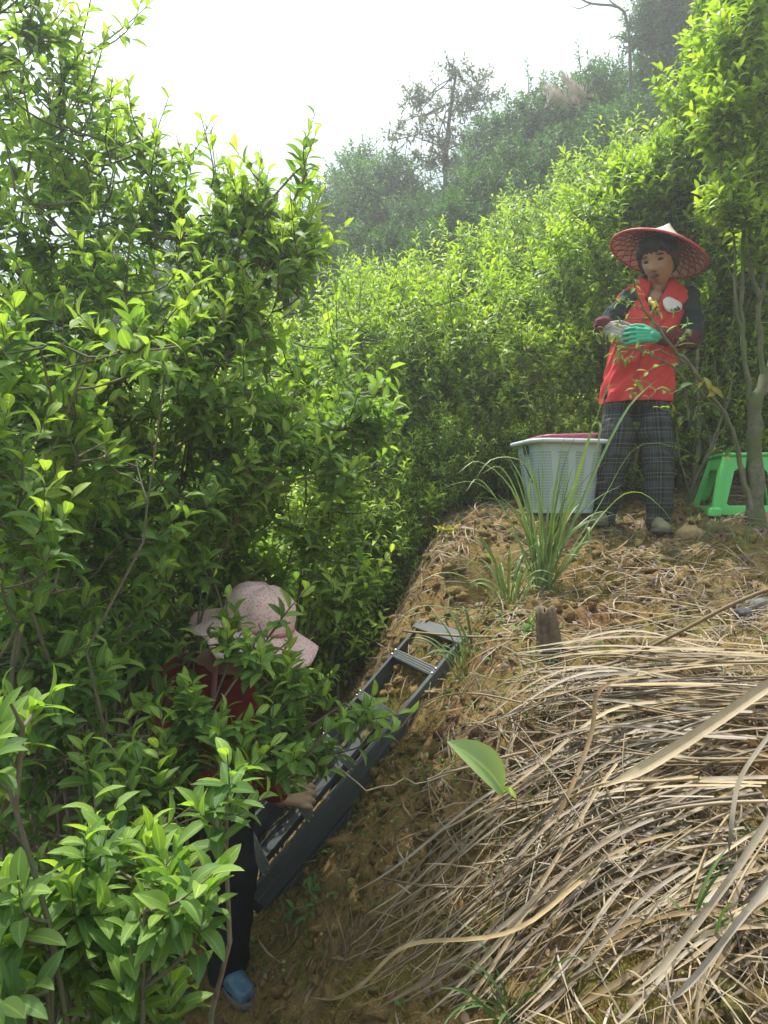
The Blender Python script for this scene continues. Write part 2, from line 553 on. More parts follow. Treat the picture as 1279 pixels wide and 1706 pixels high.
# templates for leaves that are objects of their own
LEAF_T = []
for k in range(16):
    dr, wd, fo = np.array([.5 + 1.1 * ((k * 5) % 16) / 15]), np.array([.32 + .1 * ((k * 7) % 16) / 15]), np.array([.12 + .35 * ((k * 3) % 16) / 15])
    V, ac = leaf_verts(10, dr, wd, fo)
    age = (k % 8) / 7
    T = np.stack([np.full(30, age), np.full(30, ((k * 11) % 16) / 15 * .94), ac], -1)
    LEAF_T.append(np_mesh('leaf', V[0], leaf_quads(10), T, True, M['tea']))

def leaf_objects(Lv, idx, parent, name='leaf'):
    inv = np.array(parent.location)
    for i in idx:
        a = Lv['age'][i]
        c = int(round(a * 7)) + (8 if Lv['rnd'][i] > .5 else 0)
        o = bpy.data.objects.new(name, LEAF_T[min(c, 15)])
        d, nn = Lv['dir'][i], Lv['nor'][i]
        s_ = np.cross(nn, d)
        L = Lv['len'][i]
        p = Lv['pos'][i] - inv
        o.matrix_local = Matrix(((d[0] * L, s_[0] * L, nn[0] * L, p[0]), (d[1] * L, s_[1] * L, nn[1] * L, p[1]), (d[2] * L, s_[2] * L, nn[2] * L, p[2]), (0, 0, 0, 1)))
        COL.objects.link(o)
        o.parent = parent

# ------------------------------------------------------------------ shrubs and trees
def grow(rng, base, crowns, n_tips, n_stems=6, stem_r=.014, leaf=(.045, .07), shoot=.15, k=8, inner=5, up=.7,
         droop=(.6, 1.5), wid=(.32, .42), age0=0.0, age1=.55, lean=.25, spread=.06, shell=.55, twig_r=.0022, n_branch=None,
         inner_age=.75, trunk=None, reach=.55, hole=0.0, hcut=-.35, leaders=0.0, wig=.012):
    """a woody plant: stems from base into ellipsoid crowns, twigs to tips, shoots of leaves on the tips"""
    base = np.asarray(base, float); shoot0 = shoot
    C = np.array([c[0] for c in crowns]); Rr = np.array([c[1] for c in crowns])
    wgt = np.array([c[2] if len(c) > 2 else np.prod(c[1]) ** (2 / 3) for c in crowns]); wgt = wgt / wgt.sum()
    tubes_ = []
    skel = []
    def addpath(p, r0, r1, sides):
        tubes_.append((p, np.linspace(r0, r1, len(p)), sides)); skel.append(p)
    if trunk is not None:                                     # (points, r0, r1)
        addpath(np.asarray(trunk[0]), trunk[1], trunk[2], 8)
    for s_ in range(n_stems):
        ci = s_ % len(C) if s_ < len(C) else rng.choice(len(C), p=wgt)
        u = norm(rng.normal(size=3)); u[2] = abs(u[2]) * .6
        tip = C[ci] + Rr[ci] * u * rng.uniform(.3, .8)
        if trunk is not None:
            tp = np.asarray(trunk[0]); st = tp[rng.integers(len(tp) // 3, len(tp))].copy()
        else:
            st = base + np.array([rng.normal() * spread, rng.normal() * spread, -.03])
        d = tip - st
        mid = st + d * .45 + np.array([-d[0] * lean * .5, -d[1] * lean * .5, abs(d[2]) * lean * .4]) + rng.normal(size=3) * .05 * np.linalg.norm(d)
        p = bez(st, mid, tip, 10)
        p[1:-1] += rng.normal(size=(8, 3)) * wig * np.linalg.norm(d)
        addpath(p, stem_r * rng.uniform(.7, 1.1), stem_r * .3, 6)
    def attach(tip, far):
        S_ = np.vstack(skel)
        dv = S_ - tip
        cost = np.linalg.norm(dv, axis=1) + 1.3 * np.maximum(dv[:, 2] + .03, 0)
        return S_[np.argmin(cost)]
    nb = n_branch if n_branch is not None else max(6, n_tips // 9)
    for b_ in range(nb):
        ci = rng.choice(len(C), p=wgt)
        u = norm(rng.normal(size=3))
        tip = C[ci] + Rr[ci] * u * rng.uniform(.2, .85)
        st = attach(tip, 0)
        d = tip - st; L = np.linalg.norm(d)
        if L < .04: continue
        mid = st + d * .5 + np.array([0, 0, -.06 * L]) + rng.normal(size=3) * .08 * L
        addpath(bez(st, mid, tip, 6), stem_r * .36, stem_r * .2, 5)
    SK = np.vstack(skel)
    LP = {k_: [] for k_ in ('pos', 'dir', 'nor', 'len', 'wid', 'droop', 'fold', 'age', 'rnd')}
    for t_ in range(n_tips):
        ci = rng.choice(len(C), p=wgt)
        u = norm(rng.normal(size=3))
        rr = shell + (1 - shell) * rng.uniform() ** .7
        if rng.uniform() < .18: rr *= rng.uniform(.3, .9)
        lump = 1 + .22 * math.sin(5 * u[0] + 3 * u[2] + ci) * math.sin(4 * u[1] - 2 * u[2] + 2 * ci)
        tip = C[ci] + Rr[ci] * u * rr * lump
        if hole > 0:
            w_ = tip / hole
            if math.sin(w_[0] * 6.3 + 1.7 * math.sin(w_[2] * 4)) + math.sin(w_[1] * 5.9 + 2) * .7 + math.sin(w_[2] * 6.1 + 1.3 * math.sin(w_[0] * 5)) < hcut: continue
        lead = rng.uniform() < leaders
        if lead: tip = C[ci] + Rr[ci] * norm(u + [0, 0, .7]) * rng.uniform(1.0, 1.42)
        shoot = shoot0 * (1.45 if lead else rng.uniform(.7, 1.15))
        dv = SK - tip
        j = np.argmin((dv ** 2).sum(1) + .6 * np.maximum(dv[:, 2] + .03, 0))
        st = SK[j]
        d = tip - st; L = np.linalg.norm(d)
        if L > reach: st = tip - d / L * reach; d = tip - st; L = reach
        out = norm((tip - C[ci]) / Rr[ci])
        ax = norm(d / (L + 1e-6) * .5 + out * .5 + np.array([0, 0, up]) + rng.normal(size=3) * .25)
        mid = tip - ax * L * .45
        p = bez(st, mid, tip, 6)
        p2 = np.vstack([p, tip + ax * shoot * .45])
        tubes_.append((p2, np.linspace(twig_r * 1.9, twig_r * .5, len(p2)), 4 if L > .12 else 3))
        # leaves
        kk = rng.integers(max(3, k - 2), k + 3)
        f = (np.arange(kk) + rng.uniform(0, .6, kk)) / kk
        nin = rng.integers(0, inner + 1)
        f = np.concatenate([f, -rng.uniform(.1, 1.0, nin) * (L / shoot) * .9])
        n_ = len(f)
        pos = np.where(f[:, None] >= 0, tip + ax * (f[:, None] - .55) * shoot, 0)
        neg = f < 0
        if neg.any():
            ti = np.clip(1 + f[neg] * shoot / max(L, .05), 0, 1)
            idx = np.clip((ti * 5).astype(int), 0, 4)
            pos[neg] = p[idx] + (p[idx + 1] - p[idx]) * (ti * 5 - idx)[:, None]
        phi = np.arange(n_) * 2.4 + rng.uniform(0, 6.28) + rng.normal(size=n_) * .3
        e1 = norm(np.cross(ax, [0.3, 0.2, 1.0])); e2 = np.cross(ax, e1)
        rad = np.cos(phi)[:, None] * e1 + np.sin(phi)[:, None] * e2
        ang = np.where(neg, rng.uniform(.9, 1.5, n_), np.radians(80) - np.clip(f, 0, 1) * np.radians(46) + rng.normal(size=n_) * .15)
        dr = norm(np.cos(ang)[:, None] * ax + np.sin(ang)[:, None] * rad + rng.normal(size=(n_, 3)) * .08)
        upv = norm(ax * .8 + np.array([0, 0, .6]) + rng.normal(size=(n_, 3)) * .22)
        no = norm(upv - dr * (upv * dr).sum(1, keepdims=True))
        ln = leaf[0] + (leaf[1] - leaf[0]) * np.where(neg, rng.uniform(.5, 1.1, n_), 1 - np.clip(f, 0, 1) ** 2 * .75) * rng.uniform(.75, 1.1, n_)
        LP['pos'].append(pos); LP['dir'].append(dr); LP['nor'].append(no); LP['len'].append(ln)
        LP['wid'].append(rng.uniform(*wid, n_)); LP['droop'].append(rng.uniform(*droop, n_) * np.where(neg, .6, 1))
        LP['fold'].append(rng.uniform(.1, .5, n_))
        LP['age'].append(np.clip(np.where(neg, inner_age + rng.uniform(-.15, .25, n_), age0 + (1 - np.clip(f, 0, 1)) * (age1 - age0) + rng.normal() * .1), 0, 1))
        LP['rnd'].append(np.clip(rng.uniform(0, 1, n_) * .6 + rng.uniform() * .4, 0, 1))
    g = Geo()
    for p, r, sd_ in tubes_:
        V, Q = tube(p, r, sd_, cap=False)
        g.add(V, Q)
    return g, {k_: (np.vstack(v) if v[0].ndim == 2 else np.concatenate(v)) for k_, v in LP.items()}

def pixel_of(p):
    Y = np.maximum(p[:, 1], .05)
    return p[:, 0] / Y * FPX + 639.5, 853 - (p[:, 2] - CAMZ) / Y * FPX, Y

def plant(name, label, cat, group, base, stems, Lv, mat, bark_m, n_st=4, n_obj=0, stem_name='stem', leaf_name='foliage'):
    base = np.asarray(base, float)
    root = empty(name, base)
    tag(root, label, cat, group)
    g = Geo(); g.V, g.Q, g.T, g.n = [v - base for v in stems.V], stems.Q, stems.T, stems.n
    link(stem_name, g.mesh(stem_name, bark_m), root)
    sel = np.ones(len(Lv['len']), bool)
    if n_obj:
        px, py, Y = pixel_of(Lv['pos'])
        size = Lv['len'] / Y * FPX
        ok = (px > -20) & (px < 1300) & (py > -20) & (py < 1726) & (size > 10)
        order = np.argsort(-size * ok)[:n_obj]
        order = order[ok[order]]
        sel[order] = False
        leaf_objects(Lv, order, root)
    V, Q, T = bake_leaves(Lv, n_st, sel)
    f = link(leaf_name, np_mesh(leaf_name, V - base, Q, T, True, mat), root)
    f['kind'] = 'stuff'
    return root

def crown(px, py, Y, rx, ry, d, w=None):
    """ellipsoid crown whose outline is centred on a photo pixel at distance Y"""
    c = (P(px, py, Y), np.array([rx / FPX * Y, d, ry / FPX * Y]))
    return c + (w,) if w else c
def gb(x, y): return np.array([x, y, float(hgt(x, y))])

CUT = lambda p: False
LOOSE = dict(hole=.30, hcut=-.02, leaders=.16, n_branch=130, wig=.025, inner=6)
rng = np.random.default_rng(5)
NEAR = [
 # name, label, base, crowns, kwargs, leaves built singly
 ('tall tea tree at the upper left against the bright sky', (-1.45, 2.95),
  [crown(70, 170, 2.7, 160, 200, .4), crown(190, 300, 2.6, 130, 110, .3), crown(320, 360, 2.5, 110, 60, .25), crown(440, 350, 2.45, 75, 70, .3), crown(495, 300, 2.4, 45, 55, .15), crown(480, 420, 2.4, 60, 50, .2), crown(120, 420, 2.6, 170, 110, .4)],
  dict(n_tips=800, n_stems=12, stem_r=.012, leaf=(.038, .070), shoot=.18, up=.85, **LOOSE), 190),
 ('broad tea bush left of centre with dark twiggy inside', (-.95, 2.6),
  [crown(200, 560, 2.35, 230, 120, .28), crown(400, 500, 2.4, 120, 110, .22), crown(330, 640, 2.3, 150, 90, .22), crown(90, 700, 2.3, 160, 130, .28), crown(300, 790, 2.4, 150, 90, .22)],
  dict(n_tips=800, n_stems=14, stem_r=.010, leaf=(.040, .074), shoot=.18, up=.6, **LOOSE), 190),
 ('tea bush with upright yellow-green shoots in the middle, above the ladder', (-.55, 3.25),
  [crown(540, 650, 3.05, 95, 100, .3), crown(450, 720, 2.9, 110, 110, .35), crown(560, 780, 3.0, 75, 90, .3), crown(470, 860, 2.9, 110, 90, .3), crown(560, 960, 2.9, 60, 90, .22)],
  dict(n_tips=460, n_stems=10, stem_r=.008, leaf=(.042, .074), shoot=.2, up=.85, **LOOSE), 180),
 ('spreading tea bush with dark lower leaves at mid-height on the left', (-1.1, 2.3),
  [crown(80, 930, 2.0, 150, 100, .3), crown(270, 900, 2.25, 150, 100, .3), crown(60, 1090, 1.95, 150, 80, .25), crown(240, 1070, 2.3, 110, 70, .2), crown(440, 760, 2.5, 130, 90, .25), crown(590, 700, 2.6, 60, 70, .15)],
  dict(n_tips=520, n_stems=9, stem_r=.009, leaf=(.045, .08), shoot=.18, up=.5, age0=.15, age1=.8, hole=.3, hcut=-.1, leaders=.1, n_branch=90, wig=.025, inner=5), 150),
 ('near tea bush at the left edge with arched pale leaves on bare grey branches', (-1.0, 1.75),
  [crown(60, 600, 1.75, 130, 80, .25), crown(230, 590, 1.8, 120, 60, .2), crown(40, 800, 1.7, 100, 100, .25), crown(150, 760, 1.85, 110, 70, .2), crown(60, 960, 1.6, 90, 80, .2)],
  dict(n_tips=190, n_stems=9, stem_r=.009, leaf=(.045, .08), shoot=.18, up=.5, **LOOSE), 180),
 ('low tea bush in front of the stooping person', (-.80, 1.9),
  [crown(110, 1230, 1.75, 150, 90, .3), crown(330, 1220, 1.95, 120, 60, .15), crown(470, 1240, 2.05, 100, 60, .15), crown(110, 1400, 1.7, 170, 90, .25), crown(300, 1330, 1.75, 110, 70, .2), crown(590, 1190, 2.1, 50, 55, .1), crown(430, 1090, 2.05, 60, 50, .1), crown(490, 1150, 2.1, 60, 50, .1), crown(420, 1050, 2.05, 90, 50, .1), crown(300, 1150, 2.0, 50, 50, .1)],
  dict(n_tips=345, n_stems=10, stem_r=.009, leaf=(.042, .07), shoot=.15, up=.45, age0=.2, age1=.75, **LOOSE), 200),
 ('nearest tea bush in the lower left corner with the largest glossy leaves', (-.36, 1.12),
  [crown(70, 1560, 1.05, 110, 110, .16), crown(190, 1480, 1.15, 110, 70, .14), crown(370, 1330, 1.2, 60, 60, .1), crown(290, 1490, 1.05, 80, 60, .1), crown(30, 1200, 1.05, 60, 70, .12), crown(200, 1640, 1.1, 140, 60, .14)],
  dict(n_tips=66, n_stems=7, stem_r=.010, leaf=(.042, .066), shoot=.11, up=.55, spread=.03, droop=(.4, 1.2), leaders=.1, n_branch=24, age0=.25, age1=.75, inner_age=.85), 220),
 ('shaded tea bush with dark old leaves behind the stooping person', (-1.15, 3.2),
  [crown(200, 900, 3.0, 230, 130, .4), crown(380, 960, 3.0, 130, 120, .3), crown(120, 1080, 2.8, 190, 110, .4), crown(450, 1130, 3.0, 110, 90, .2)],
  dict(n_tips=900, n_stems=16, stem_r=.008, leaf=(.045, .08), up=.5, age0=.35, age1=.9, n_branch=200, wig=.03, hole=.3), 120),
]
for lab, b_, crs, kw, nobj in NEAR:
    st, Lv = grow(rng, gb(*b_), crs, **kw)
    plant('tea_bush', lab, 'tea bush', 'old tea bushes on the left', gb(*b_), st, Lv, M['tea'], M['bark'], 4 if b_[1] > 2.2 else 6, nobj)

# ---- tall tea bushes on the right
RIGHT = [
 ('tall tea bush in the upper right corner, rising above the hat', (2.05, 4.75),
  [crown(1230, 120, 4.4, 110, 150, .45), crown(1270, 330, 4.3, 110, 150, .4), crown(1140, 300, 4.6, 90, 100, .4), crown(1050, 330, 4.8, 70, 60, .35)],
  dict(n_tips=1100, n_stems=14, stem_r=.016, leaf=(.05, .085), shoot=.18, up=1.0), 120),
 ('tea bush with many bare grey stems right behind the person in the red vest', (1.6, 4.75),
  [crown(1000, 430, 4.75, 100, 110, .4), crown(1190, 470, 4.7, 110, 90, .35), crown(1000, 600, 4.75, 90, 110, .3), crown(1200, 620, 4.7, 90, 110, .3), crown(1245, 540, 4.5, 60, 130, .3), crown(1260, 690, 4.5, 50, 80, .25)],
  dict(n_tips=980, n_stems=20, stem_r=.014, leaf=(.042, .07), shoot=.16, up=.9, spread=.22, n_branch=160), 80),
]
for lab, b_, crs, kw, nobj in RIGHT:
    st, Lv = grow(rng, gb(*b_), crs, **kw)
    plant('tea_bush', lab, 'tea bush', 'tall tea bushes on the right', gb(*b_), st, Lv, M['tea_hill'], M['bark_grey'], 4, nobj)

# ---- the tea slope: a few bushes grown once, then copied
VAR = []
for v in range(5):
    r_ = np.random.default_rng(40 + v)
    st, Lv = grow(r_, (0, 0, 0), [((0, 0, .95), (.48, .48, .48)), ((.22, -.1, .75), (.36, .36, .4)), ((-.25, .1, .8), (.36, .36, .42)), ((.05, -.22, .5), (.42, .3, .36)), ((0, 0, .4), (.5, .5, .3))],
                  640, n_stems=14, stem_r=.014, leaf=(.04, .07), shoot=.17, k=9, inner=5, up=1.0, spread=.12, n_branch=60, age1=.5, inner_age=.6)
    V, Q, T = bake_leaves(Lv, 3)
    VAR.append((st.mesh('stem', M['bark_grey']), np_mesh('foliage', V, Q, T, True, M['tea_hill'])))
def copy_bush(x, y, sc, label, v, group='tea bushes up the slope', rz=None):
    root = empty('tea_bush', (x, y, float(hgt(x, y)) - .03), rng.uniform(0, 6.28) if rz is None else rz)
    s_ = sc * rng.uniform(.9, 1.1)
    root.scale = (s_, s_, sc * rng.uniform(.92, 1.15))
    tag(root, label, 'tea bush', group)
    link('stem', VAR[v][0], root)
    f = link('foliage', VAR[v][1], root); f['kind'] = 'stuff'
    return root
# front row along the back of the terrace and in the gully
for x, y, sc, lab in [
    (.62, 4.75, 1.0, 'tea bush directly behind the white basket'),
    (.15, 4.75, 1.05, 'rounded tea bush left of the basket, at the gully head'),
    (-.22, 4.35, 1.0, 'tea bush in the gully above the top of the ladder'),
    (-.75, 4.7, 1.15, 'tea bush behind the upright-shoot bush in the middle'),
    (2.7, 4.9, 1.2, 'tea bush behind the green stool at the right edge'),
    (1.15, 5.35, 1.15, 'tea bush just left of the standing person, one row back'),
    (.5, 5.5, 1.15, 'tea bush one row behind the basket bush'),
    (-.2, 5.4, 1.1, 'tea bush one row behind the gully head'),
    (-.95, 5.6, 1.2, 'tea bush in the gap between left bushes and slope')]:
    copy_bush(x, y, sc, lab, rng.integers(5), 'front row of tea bushes')
for k_, (x, y, sc) in enumerate([(-2.6, 3.4, 1.5), (-2.2, 4.3, 1.4), (-3.3, 4.4, 1.6), (-1.6, 5.0, 1.3), (-2.9, 5.6, 1.5), (-2.0, 6.2, 1.4)]):
    copy_bush(x, y, sc, ['', 'second ', 'third ', 'fourth ', 'fifth ', 'sixth '][k_] + 'tea bush glimpsed behind the big left bushes, counted from the left edge' if k_ else 'tea bush glimpsed behind the big left bushes, nearest the left edge', rng.integers(5), 'tea bushes behind the big left bushes')
for x, y, sc, lab in [(.35, 4.42, .5, 'low leafy tea sprout behind the left rim of the basket'), (.05, 4.3, .55, 'low leafy tea sprout at the back lip of the terrace, left of the basket'), (.75, 4.5, .5, 'low leafy tea sprout right behind the basket'),
                      (1.05, 4.45, .5, 'low leafy tea sprout between the basket and the standing person'), (1.35, 4.55, .55, 'low leafy tea sprout behind the legs of the standing person'), (1.78, 4.6, .6, 'low leafy tea sprout between the standing person and the green stool'), (2.2, 4.6, .6, 'low leafy tea sprout behind the green stool')]:
    copy_bush(x, y, sc, lab, rng.integers(5), 'low tea sprouts along the back of the terrace')
rows = ['lowest row of tea bushes up the slope', 'lower middle row of tea bushes on the slope', 'middle row of tea bushes on the slope',
        'upper middle row of tea bushes on the slope', 'upper row of tea bushes on the slope', 'topmost row of tea bushes below the dark wood']
ORD = 'first second third fourth fifth sixth seventh eighth ninth tenth eleventh twelfth thirteenth fourteenth fifteenth sixteenth seventeenth eighteenth'.split()
for r_ in range(6):
    y = 6.1 + r_ * .95
    x = -.55 * y * .45 - .4; kq = 0
    while x < .62 * y + .5:
        bx, by, bs = x + rng.normal() * .12, y + rng.normal() * .16 + .12 * x, rng.uniform(1.0, 1.3)
        tpx = bx / by * FPX + 639.5
        tpy = 853 - (float(hgt(bx, by)) + 1.4 * bs - CAMZ) / by * FPX
        if tpy > np.interp(tpx, [480, 600, 700, 760, 900, 1000, 1100, 1200], [470, 440, 420, 380, 320, 270, 190, 60]):
            copy_bush(bx, by, bs, ORD[kq] + ' tea bush from the left in the ' + rows[r_].replace(' of tea bushes', '').replace(' below the dark wood', ' of the slope'), rng.integers(5), rows[r_]); kq += 1
        x += rng.uniform(.62, .85)

# ---- the dark wood along the ridge
FV = []
for v in range(4):
    r_ = np.random.default_rng(70 + v)
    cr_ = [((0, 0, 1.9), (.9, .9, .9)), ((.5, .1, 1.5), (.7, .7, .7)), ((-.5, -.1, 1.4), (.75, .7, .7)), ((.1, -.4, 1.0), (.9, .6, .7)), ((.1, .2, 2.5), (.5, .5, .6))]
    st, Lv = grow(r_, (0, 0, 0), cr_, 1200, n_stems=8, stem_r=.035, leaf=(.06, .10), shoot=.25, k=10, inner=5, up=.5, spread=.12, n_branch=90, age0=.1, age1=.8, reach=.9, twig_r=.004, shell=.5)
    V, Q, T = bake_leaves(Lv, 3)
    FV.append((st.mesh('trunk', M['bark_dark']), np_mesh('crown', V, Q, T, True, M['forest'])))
def wood_tree(x, y, sc, label, v, group, dz=0, sx=1.0):
    root = empty('forest_tree', (x, y, float(hgt(x, y)) - .1 + dz), rng.uniform(0, 6.28))
    root.scale = (sc * sx, sc * sx, sc)
    tag(root, label, 'tree', group)
    link('trunk', FV[v][0], root)
    f = link('crown', FV[v][1], root); f['kind'] = 'stuff'
wood = [(500, 12.2, .85), (545, 12.6, .95), (590, 13.2, 1.15), (640, 13.6, 1.1), (690, 12.2, .75), (745, 11.8, .7), (790, 12.6, .8),
        (835, 12.2, 1.0), (885, 12.0, 1.05), (930, 12.4, 1.0), (980, 12.4, 1.05), (1030, 12.6, 1.05), (1085, 12.6, 1.1), (1150, 13, 1.1), (1220, 13, 1.2),
        (440, 13, 1.0), (380, 13.5, 1.1), (610, 14.8, 1.2), (700, 15, .8), (800, 15, .9), (900, 15, 1.0), (1000, 15, 1.1), (300, 14, 1.1), (200, 14, 1.2), (90, 14, 1.2), (1300, 14, 1.2)]
wood += [(510, 10.4, .6), (560, 10.6, .7), (615, 10.2, .7), (665, 10.0, .65), (715, 9.8, .62), (765, 10.0, .68), (815, 10.2, .75), (870, 10.4, .8), (925, 10.6, .8), (985, 10.8, .85), (1045, 11, .85)]
wood.sort()
cnt = {}
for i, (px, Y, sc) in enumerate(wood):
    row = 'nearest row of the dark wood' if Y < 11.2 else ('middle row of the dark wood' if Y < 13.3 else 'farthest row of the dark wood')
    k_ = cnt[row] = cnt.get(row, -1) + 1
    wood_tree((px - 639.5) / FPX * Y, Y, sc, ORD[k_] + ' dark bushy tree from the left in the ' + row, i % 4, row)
# ---- single trees on the skyline
def big_tree(name, label, base, trunk_px, Y, crs, mat, bk, r0, **kw):
    tp = np.array([base] + [P(a, b, Y) for a, b in trunk_px])
    tp = spline(tp, 14)
    r_ = np.random.default_rng(int(abs(base[0]) * 100) + 3)
    st, Lv = grow(r_, base, crs, trunk=(tp, r0, r0 * .35), **kw)
    root = plant(name, label, 'tree', None, base, st, Lv, mat, bk, 3, 0, 'trunk', 'crown')
    return root
Y = 13.0
b_ = gb((752 - 639.5) / FPX * Y, Y)
big_tree('thin_tree', 'thin pale open-crowned tree standing alone against the white sky', b_, [(748, 360), (742, 290), (748, 200), (760, 120)], Y,
         [crown(760, 110, Y, 28, 24, .3), crown(700, 165, Y, 42, 30, .4), crown(795, 150, Y, 42, 38, .4), crown(750, 175, Y, 50, 40, .4), crown(665, 230, Y, 30, 32, .4), crown(720, 235, Y, 50, 38, .4), crown(790, 215, Y, 40, 36, .4), crown(815, 225, Y, 18, 16, .2), crown(735, 270, Y, 45, 25, .4)],
         M['pale_tree'], M['bark_dark'], .065, n_tips=620, n_stems=16, stem_r=.015, leaf=(.06, .11), shoot=.24, k=7, inner=1, up=.6, n_branch=60, age0=.2, age1=.8, reach=.7, twig_r=.004, shell=.3, hole=.5, hcut=-.5)
Y = 11.5
b_ = gb((1120 - 639.5) / FPX * Y, Y)
big_tree('tall_tree', 'tall dark misty tree rising out of the top edge on the right', b_, [(1115, 150), (1120, 40), (1130, -80)], Y,
         [crown(1100, 40, Y, 60, 60, .6), crown(1095, 130, Y, 55, 50, .5), crown(1140, -30, Y, 90, 80, .7), crown(1170, 90, Y, 60, 80, .6), crown(1110, 190, Y, 55, 40, .5), crown(1065, 170, Y, 22, 22, .3)],
         M['forest'], M['bark_dark'], .12, n_tips=1700, n_stems=12, stem_r=.03, leaf=(.06, .11), shoot=.25, k=9, inner=4, up=.3, n_branch=120, age0=.2, age1=.9, reach=.9, twig_r=.005, shell=.4)
# bare limb of a dead tree at the top edge
g = Geo()
Y = 11.0
root = empty('bare_branch_tree', gb((1052 - 639.5) / FPX * Y, Y))
tag(root, 'dead grey tree with bare crooked twigs at the top edge, left of the misty tree', 'tree')
for pts, r in (([gb((1052 - 639.5) / FPX * Y, Y) - [0, 0, .1], P(1050, 120, Y), P(1045, 40, Y), P(1030, 12, Y), P(985, 6, Y), P(960, -6, Y)], .03), ([P(1030, 12, Y), P(1015, 0, Y), P(1010, -14, Y)], .014), ([P(985, 6, Y), P(965, 14, Y), P(950, 10, Y)], .01), ([P(1047, 70, Y), P(1030, 60, Y), P(1012, 66, Y)], .012)):
    p = spline(pts, 16); g.add(*tube(p - np.array(root.location), np.linspace(r, r * .35, 16), 6, False))
link('trunk', g.mesh('trunk', M['bark_dark']), root)

# silver plume grass on the ridge
M['plume'] = plain('plume', (.66, .58, .54), .8, .15)
root = empty('plume_grass', gb(3.1, 11.0))
tag(root, 'silvery plume grass waving on the ridge against the sky', 'grass', None)
b0 = np.array(root.location)
for i, (x0, y0, x1, y1) in enumerate([(905, 215, 918, 160), (955, 205, 915, 150), (965, 200, 935, 165), (985, 200, 940, 130), (1000, 195, 960, 145), (975, 205, 960, 170)]):
    Y = 11 + .1 * i
    a, c = P(x0, y0, Y), P(x1, y1, Y)
    st = P(x0 + 6, 260, Y)
    st[2] = min(st[2], float(hgt(st[0], st[1])))
    p = spline([st, a, a + (c - a) * .6 + np.array([0, 0, .06]), c], 26)
    g = Geo(); g.add(*tube(p - b0, np.linspace(.008, .003, 26), 4, False))
    link('stalk', g.mesh('stalk', M['straw']), root)
    g = Geo()
    for k in range(12, 26):
        for q in range(7):
            d = norm(p[min(k + 1, 25)] - p[k - 1]) + rng.normal(size=3) * .35
            L = .2 * math.sin(math.pi * (k - 11) / 16) + .03
            g.add(*ribbon(np.array([p[k], p[k] + d * L * .5, p[k] + d * L - [0, 0, .02]]) - b0, [.009, .010, .002]))
    f = link('plume', g.mesh('plume', M['plume']), root); f['kind'] = 'stuff'

# ------------------------------------------------------------------ the slim tree at the right edge with its long low branch
Yt = 3.62
tb = gb((1258 - 639.5) / FPX * Yt, Yt)
root = empty('slim_tree', tb)
tag(root, 'slim mossy tree at the right edge, its long low branch crossing the person', 'tree')
def lp(pts): return np.array([p - tb for p in pts])
g = Geo()
def limb(pts, r0, r1, n=18, sides=10, gg=None, jit=.004):
    p = spline(pts, n)
    p[1:-1] += rng.normal(size=(n - 2, 3)) * jit
    rr = np.linspace(r0, r1, n) * (1 + .09 * np.sin(np.arange(n) * 2.1))
    (gg or g).add(*tube(p - tb, rr, sides, False))
    return p
limb([tb - [0, 0, .12], tb + [0, 0, .02], P(1257, 780, Yt), P(1257, 700, Yt), P(1262, 660, Yt), P(1290, 600, Yt), P(1315, 480, Yt)], .043, .024, 22, 12)
g.add(*tube(np.array([[0, 0, -.08], [0, 0, .0], [0.0, 0, .06]]), [.062, .052, .042], 12, False))
stems_p = [limb([P(1258, 690, Yt), P(1245, 650, Yt), P(1238, 560, Yt), P(1235, 470, Yt), P(1240, 330, Yt), P(1236, 180, Yt), P(1240, 20, Yt)], .014, .005, 22, 9),
           limb([P(1260, 690, Yt), P(1270, 620, Yt), P(1264, 520, Yt), P(1275, 430, Yt), P(1262, 250, Yt), P(1275, 60, Yt)], .016, .005, 22, 9),
           limb([P(1238, 560, Yt), P(1226, 500, Yt), P(1222, 400, Yt), P(1208, 330, Yt), P(1190, 220, Yt)], .009, .003, 16, 7),
           limb([P(1268, 500, Yt), P(1250, 440, Yt), P(1250, 340, Yt), P(1260, 200, Yt)], .014, .005, 16, 7),
           limb([P(1228, 480, Yt), P(1210, 430, Yt), P(1195, 410, Yt)], .006, .002, 8, 6)]
link('trunk', g.mesh('trunk', M['bark_moss']), root)
